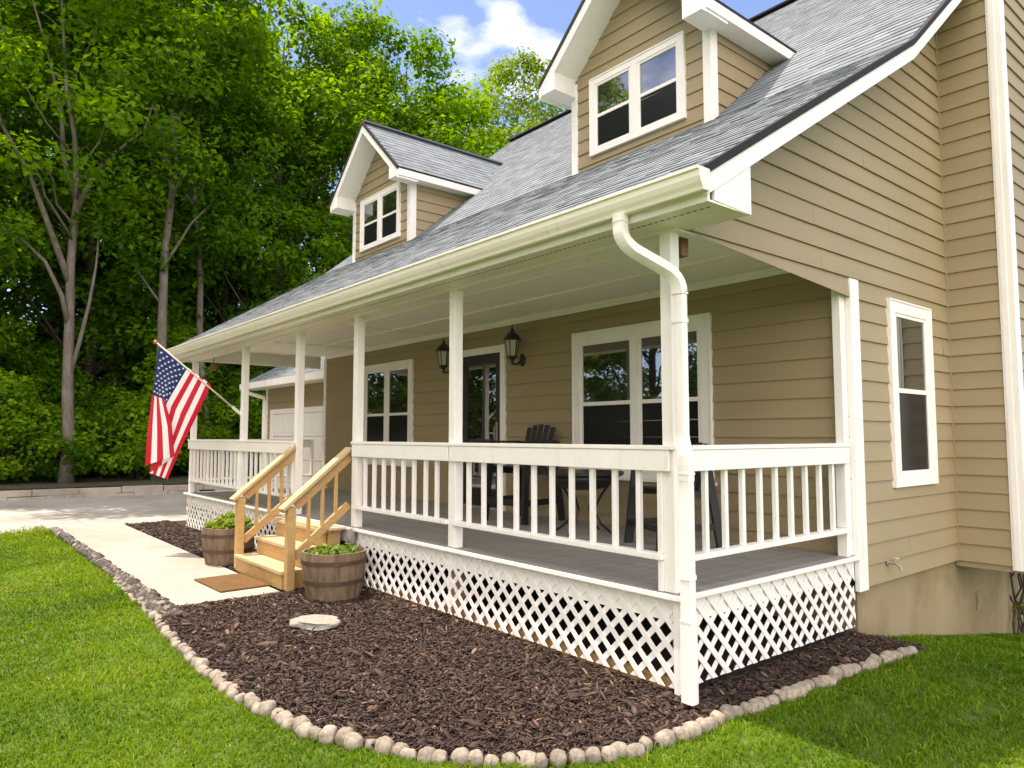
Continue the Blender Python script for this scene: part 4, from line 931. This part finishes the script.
Vb = np.stack([B0,B1,M0,M1,TP],1).reshape(-1,3); kk = (np.arange(N)*5)[:,None]; Fb = (kk[:,:,None]+np.array([(0,1,3),(0,3,2),(2,3,4)])[None]).reshape(-1,3)
cl = np.array([noise.noise(Vector((a*0.45, b*0.45, 21))) for a, b in zip(px, py)]); tn = np.clip(0.48+0.30*cn+0.45*cl+0.18*g.normal(size=N)+0.5*(g.random(N) < 0.035), 0, 1)
tag(np_mesh('grass', Vb, Fb, GRASS, None, np.repeat(tn,5)), 'bright green mown lawn of short uneven grass', 'grass', kind='stuff')
# small weeds along the edging
# ================================================================== TREES
def limb_mesh(mb, pts, r0, r1, n=7):
    m_ = len(pts); mb.tube(pts, [r0+(r1-r0)*(i/(m_-1)) for i in range(m_)], n)
def wob(p, q, k, amt, g):
    p, q = Vector(p), Vector(q); out = []
    for i in range(k+1):
        t_ = i/k; o = Vector(tuple(g.normal(0, amt, 3)))*math.sin(math.pi*t_); out.append(p+(q-p)*t_+o)
    return out
def crown_points(n, zb, zt, Rm, seed, prof=None, minr=0.0):
    g = np.random.default_rng(seed); out = []
    prof = prof or (lambda u: math.sin(math.pi*min(1, 0.18+0.82*u))**0.6 if u < 0.95 else 0.35)
    lob = g.normal(0, 0.16, 7)
    while len(out) < n:
        u = g.random(); a = g.random()*2*math.pi; rr = Rm*prof(u)*(1+sum(lob[k]*math.cos((k%3+1)*a+k+3*u) for k in range(7))*0.5)*math.sqrt(g.uniform(0.12, 1))
        if rr < minr: continue
        out.append((rr*math.cos(a), rr*math.sin(a), zb+(zt-zb)*u))
    return np.array(out)
def make_tree(name, label, cat, loc, H, zb, Rm, ncl, per, leaf, seed, mat=LEAF, bark=BARK, rt=0.2, group=None, lean=(0,0), clr=(0.75,1.25), trunk=None, limbs=None, tone=(0.5,0.2), prof=None, nl=26, rz=0):
    g = np.random.default_rng(seed+100); t = thing(name, label, cat, loc, rz, group); C = crown_points(ncl, zb, H, Rm, seed, prof)
    if trunk is None: trunk = [Vector((lean[0]*u+g.normal(0,0.06), lean[1]*u+g.normal(0,0.06), H*0.93*u-0.15*(u == 0))) for u in np.linspace(0, 1, 9)]
    m = MB(); rads = [rt*(1.25 if i == 0 else 1)*(1-0.88*i/(len(trunk)-1)) for i in range(len(trunk))]; m.tube(trunk, rads, 10)
    tz = np.array([p[2] for p in trunk]); tx = np.array([p[0] for p in trunk]); ty = np.array([p[1] for p in trunk])
    C[:,0] += np.interp(C[:,2], tz, tx); C[:,1] += np.interp(C[:,2], tz, ty)
    for L in (limbs or []): limb_mesh(m, [Vector(p) for p in L[0]], L[1], L[2])
    for c in C[g.permutation(len(C))[:nl]]:
        z = max(zb*0.85, c[2]-np.hypot(c[0], c[1])*g.uniform(0.5, 1.0)-0.5); z = min(z, H*0.85); st_ = (np.interp(z, tz, tx), np.interp(z, tz, ty), z); r = max(0.02, np.interp(z, tz, rads)*0.45)
        limb_mesh(m, wob(st_, c, 4, 0.12, g), r, 0.012, 5)
    if limbs: C = np.concatenate([C]+[np.array(L[0][-1:]+[tuple(np.array(L[0][-1])+g.normal(0, 0.45, 3)) for _ in range(2)]) for L in limbs])
    m.build('trunk', bark, t, smooth=True)
    rad = g.uniform(clr[0], clr[1], len(C)); tn = np.clip(tone[0]+g.normal(0, tone[1], len(C)), 0, 1)
    V, F, T = leaves_np(C, rad, per, leaf, 0.62, 0.75, tn, seed); np_mesh('crown', V, F, mat, t, T); return t
YO = -0.36
A_tr = [(0,0,-0.1),(0,0.03,1.3),(0,-0.06,2.75),(0,-0.09,4.85),(0,-0.13,6.5),(0,-0.08,7.9),(0.05,-0.05,8.6),(0.1,-0.17,10.4),(0.1,-0.44,11.9),(0.1,-0.71,15),(0.1,-0.6,19)]
A_l = [([(0,-0.13,6.0),(0.1,-0.5,7.0),(0.15,-0.95,8.2),(0.2,-1.3,9.1),(0.3,-2.0,10.3),(0.3,-2.7,12.3)],0.11,0.03),
       ([(0,-0.08,4.6),(0.2,-0.35,5.6),(0.3,-0.8,6.5),(0.3,-1.3,7.0),(0.4,-1.9,7.3)],0.085,0.02),
       ([(0,-0.06,8.2),(0.1,0.2,9.0),(0.2,0.45,9.6),(0.2,0.95,10.3),(0.3,1.7,11.2),(0.3,2.1,13)],0.10,0.02),
       ([(0,-0.06,3.0),(0.25,0.15,4.2),(0.3,0.36,5.4),(0.3,0.5,6.6),(0.3,0.55,7.8)],0.075,0.02),
       ([(0.03,-0.08,8.6),(0.1,-0.45,9.8),(0.1,-0.55,11.2),(0.1,-1.0,13),(0.1,-1.6,15)],0.09,0.02)]
make_tree('tall_tree', 'tall pale-barked tree with forked trunk at far left behind the wall', 'tree', (-22,YO,0.25), 20.5, 8.6, 3.9, 115, 125, 0.21, 31, trunk=[Vector(p) for p in A_tr], limbs=A_l, rt=0.185, nl=12)
B_tr = [(0,0,-0.1),(0,0.02,2.5),(0,-0.02,5.0),(0,-0.03,7.3),(0,0.12,9.2),(0,0.19,10.6),(0,0.05,12.1),(0,0.23,14.2),(0,-0.08,16.2),(0,0,20)]
B_l = [([(0,0.0,7.0),(0.1,0.4,7.8),(0.1,0.75,8.5),(0.2,1.3,9.2)],0.06,0.02),([(0,-0.02,5.6),(0.1,-0.5,6.2),(0.1,-1.0,6.9)],0.05,0.015),([(0,0.15,9.8),(0.1,-0.3,11.2),(0.1,-0.65,12.8),(0.1,-0.9,15)],0.10,0.03),([(0,0.1,11.5),(0.1,0.7,13.2),(0.2,1.2,15.2)],0.08,0.02)]
make_tree('tall_tree', 'tall straight grey tree rising behind the flag', 'tree', (-22,2.14,0.25), 21.5, 9.2, 3.8, 112, 125, 0.21, 47, trunk=[Vector(p) for p in B_tr], limbs=B_l, rt=0.175, nl=10)
make_tree('tall_tree', 'slim leaning grey tree seen between the flag and porch post', 'tree', (-24,4.25,0.25), 20.5, 8.0, 3.4, 80, 115, 0.21, 53, lean=(0.2,-1.4), rt=0.15, nl=12)
# forest: four kinds, copied
FK = []
for q, (H, zb, Rm, ncl, seed, tn) in enumerate(((21,3.5,4.6,170,61,0.55),(18,2.5,4.2,150,67,0.62),(23,5.0,4.4,160,71,0.42),(16,2.0,4.0,140,79,0.5))):
    FK.append(make_tree('forest_tree', 'x', 'tree', (0,0,0), H, zb, Rm, int(ncl*0.8), 130, 0.23, seed, bark=BARKDARK, rt=0.19, tone=(tn,0.2)))
FOR = [(-25.5,-3.6,2,1.0),(-27.0,0.9,0,1.05),(-28.0,4.4,2,1.0),(-25.5,7.2,1,1.05),(-25.2,10.0,0,0.93),(-24.2,12.4,1,1.05),(-23.6,14.4,3,1.05),(-29,12.5,0,1.0),(-28.5,15.2,1,1.0),(-32,-1.6,0,1.1),(-33,3.0,2,1.05),(-33.5,7.8,0,1.05),(-35,13.5,2,0.95),(-36,19.5,1,1.0),(-39,1.0,0,1.1),(-41,10.5,2,1.1),(-29.5,-6.0,1,1.1),(-30.5,6.5,3,1.25),(-29.8,1.2,3,1.25),(-26.8,5.6,1,1.05),(-36,5.0,3,1.3),(-37,-1.5,3,1.3)]
used = set()
for x, y, k_, sc in FOR:
    if k_ in used: o = copy_tree(FK[k_])
    else: o = FK[k_]; used.add(k_)
    o.location = (x, y, float(hterr(x, y))); sc *= random.uniform(0.97,1.03); o.scale = (sc,sc,sc); o.rotation_euler.z = random.uniform(0, 6.28)
    tag(o, 'green broadleaf tree deep in the woods beyond the wall', 'tree', 'trees in the woods beyond the wall')
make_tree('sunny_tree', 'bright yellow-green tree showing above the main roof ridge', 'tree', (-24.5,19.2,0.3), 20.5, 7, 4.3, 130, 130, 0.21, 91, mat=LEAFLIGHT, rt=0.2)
# understory shrubs
SK_ = []
for q, (H, Rm, ncl, seed) in enumerate(((3.4,1.7,52,101),(4.8,1.7,60,107),(2.0,1.5,40,113))):
    SK_.append(make_tree('shrub', 'x', 'shrub', (0,0,0), H, 0.25, Rm, ncl, 110, 0.16, seed, mat=SHRUB, bark=BARKDARK, rt=0.05, clr=(0.4,0.7), tone=(0.5,0.25), nl=14, prof=lambda u: 0.75+0.3*math.sin(math.pi*u)-0.45*u*u))
used = set(); g = np.random.default_rng(77); spots = []
for x0, n0, ks in ((-22.9, 12, (2,0,2)), (-24.3, 13, (0,1,0)), (-26.8, 15, (1,0,1)), (-30, 12, (1,1,0)), (-34, 9, (1,1,1)), (-39, 8, (1,1,1))):
    for i_ in range(n0):
        y = -4+(i_+g.uniform(0.2,0.8))*(17.5-(x0+20)*0.5)/n0; spots.append((x0-g.uniform(0,1.2), y, ks[i_ % 3]))
for x, y, k_ in spots:
    if k_ in used: o = copy_tree(SK_[k_])
    else: o = SK_[k_]; used.add(k_)
    sc = g.uniform(0.75,1.2)*(1.0 if x > -33 else 1.5); o.scale = (sc,sc,sc*g.uniform(0.85,1.1)); o.location = (x,y,float(hterr(x,y))+0.02); o.rotation_euler.z = g.uniform(0,6.28)
    tag(o, 'leafy green undergrowth shrub behind the low block wall', 'shrub', 'undergrowth shrubs behind the block wall')
# trees across the front lawn, seen only as reflections in the windows
for x, y, k_, sc in ((-13,-18,3,0.9),(-18,-17,1,1.0),(-8,-20,3,1.0),(-23,-17,0,1.0),(-3,-22,1,1.0),(-25,-12,3,0.95),(3,-23,0,1.0),(-15,-25,0,1.1),(-27,-21,2,1.1),(-9,-27,1,1.1),(-25,-8.2,3,1.0),(-29,-10.5,0,1.0),(-33,-8.5,1,1.1),(-23,-9.5,3,0.9)):
    o = copy_tree(FK[k_]); o.location = (x,y,0); o.scale = (sc,sc,sc); o.rotation_euler.z = random.uniform(0,6.28); tag(o, 'green broadleaf tree across the front lawn, mirrored in porch windows', 'tree', 'trees across the front lawn')
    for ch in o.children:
        if ch.name.startswith('crown'): ch.material_slots[0].link = 'OBJECT'; ch.material_slots[0].material = LEAFLIGHT  # brighter leaf colour stands in for light on these shaded, mirrored crowns
for x, y, k_, sc in ((-11,-16,1,1.2),(-15,-16.5,0,1.3),(-18.5,-14.5,1,1.2),(-7,-17.5,0,1.3),(-3,-18.5,1,1.2),(-21,-13.5,0,1.2),(-5,-18.2,0,1.2),(-13,-15.5,0,1.1),(-24,-7.6,1,1.2),(-25,-9.6,0,1.3),(-23,-11.5,1,1.2)):
    o = copy_tree(SK_[k_]); o.location = (x,y,0); o.scale = (sc,sc,sc); o.rotation_euler.z = random.uniform(0,6.28); tag(o, 'green leafy shrub across the front lawn, mirrored in porch windows', 'shrub', 'shrubs across the front lawn')
# vine under the chase
vn = thing('climbing_vine', 'dark leafless vine stems climbing the foundation under the chase', 'vine', (0.03,6.35,-0.62)); g = np.random.default_rng(3)
m = MB()
for k in range(7):
    a = Vector((0.0,g.uniform(-0.2,0.35),-0.05)); b = Vector((0.03,g.uniform(-0.1,0.1)+0.05,1.0)); m.tube(wob(a, b, 6, 0.06, g), 0.011, 5)
m.build('stems', BARKDARK, vn); c = np.stack([g.uniform(-.02,.15,12), g.uniform(-0.2,0.5,12), g.uniform(0,0.45,12)],1); V, F, T = leaves_np(c, np.full(12,0.09), 8, 0.05, 1, .6, np.full(12,.3), 4); np_mesh('foliage', V, F, SHRUB, vn, T)

# ================================================================== SKY, SUN, CAMERA
sd = Vector((-0.31,-0.14,1.0)).normalized()
w = bpy.data.worlds.new('World'); scene.world = w; w.use_nodes = True; nt = w.node_tree; bg = nt.nodes['Background']
sky = nt.nodes.new('ShaderNodeTexSky'); sky.sky_type = 'NISHITA'; sky.sun_disc = False; sky.sun_elevation = math.asin(sd.z); sky.sun_rotation = math.atan2(sd.x, sd.y) % (2*math.pi)
sky.air_density = 0.8; sky.dust_density = 0.3; sky.ozone_density = 4.0
tc = nt.nodes.new('ShaderNodeTexCoord'); mp = nt.nodes.new('ShaderNodeMapping'); mp.inputs['Scale'].default_value = (1,1,2.2); mp.inputs['Location'].default_value = (0.35,0.1,0.0)
nt.links.new(tc.outputs['Generated'], mp.inputs['Vector'])
nz = nt.nodes.new('ShaderNodeTexNoise'); nz.inputs['Scale'].default_value = 2.6; nz.inputs['Detail'].default_value = 8; nz.inputs['Roughness'].default_value = 0.52; nt.links.new(mp.outputs['Vector'], nz.inputs['Vector'])
# one cloud bank stands over the woods: more cloud around that compass direction and height
dp = nt.nodes.new('ShaderNodeVectorMath'); dp.operation = 'DISTANCE'; nt.links.new(tc.outputs['Generated'], dp.inputs[0]); dp.inputs[1].default_value = (-0.655,0.55,0.515)
mr = nt.nodes.new('ShaderNodeMapRange'); mr.inputs['From Min'].default_value = 0.16; mr.inputs['From Max'].default_value = 0.0; mr.inputs['To Max'].default_value = 0.08; nt.links.new(dp.outputs['Value'], mr.inputs['Value'])
ad = nt.nodes.new('ShaderNodeMath'); ad.operation = 'ADD'; nt.links.new(nz.outputs['Fac'], ad.inputs[0]); nt.links.new(mr.outputs['Result'], ad.inputs[1])
# unseen extra cloud added behind the viewer as white fill light for the porch
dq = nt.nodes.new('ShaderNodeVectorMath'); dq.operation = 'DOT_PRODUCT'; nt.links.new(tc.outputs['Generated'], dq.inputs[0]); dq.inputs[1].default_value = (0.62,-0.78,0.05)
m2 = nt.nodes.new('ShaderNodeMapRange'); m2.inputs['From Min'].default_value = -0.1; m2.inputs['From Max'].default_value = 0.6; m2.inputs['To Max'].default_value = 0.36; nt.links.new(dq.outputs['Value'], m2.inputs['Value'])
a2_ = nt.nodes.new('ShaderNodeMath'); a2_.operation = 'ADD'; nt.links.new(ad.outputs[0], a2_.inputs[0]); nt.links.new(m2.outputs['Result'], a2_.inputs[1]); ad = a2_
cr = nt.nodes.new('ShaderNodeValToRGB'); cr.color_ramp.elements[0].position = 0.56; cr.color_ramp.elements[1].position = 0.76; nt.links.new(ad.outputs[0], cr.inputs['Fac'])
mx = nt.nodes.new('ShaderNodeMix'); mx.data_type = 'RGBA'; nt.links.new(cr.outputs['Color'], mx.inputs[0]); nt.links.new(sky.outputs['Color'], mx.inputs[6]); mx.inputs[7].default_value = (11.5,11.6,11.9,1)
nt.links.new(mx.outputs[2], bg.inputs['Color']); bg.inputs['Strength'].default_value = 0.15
sun = bpy.data.lights.new('sun', 'SUN'); sun.energy = 3.7; sun.angle = R(0.5); sun.color = (1.0,0.95,0.86); so = bpy.data.objects.new('sun', sun); COL.objects.link(so); so.rotation_euler = sd.to_track_quat('Z', 'Y').to_euler(); so.location = (-20,-6,45)
cam = bpy.data.cameras.new('camera'); cam.sensor_width = 36; cam.lens = 716.5/1024*36; cam.clip_end = 3000; cam.clip_start = 0.05
co = bpy.data.objects.new('camera', cam); COL.objects.link(co); co.location = CAM
co.rotation_euler = (R(90)+0.0724, 0, YAW); scene.camera = co
scene.view_settings.view_transform = 'Standard'; scene.view_settings.look = 'None'; scene.view_settings.gamma = 1; scene.view_settings.use_white_balance = True; scene.view_settings.white_balance_temperature = 7200; scene.view_settings.white_balance_tint = 19; scene.view_settings.exposure = 0.93
scene.render.resolution_x, scene.render.resolution_y = 1024, 768
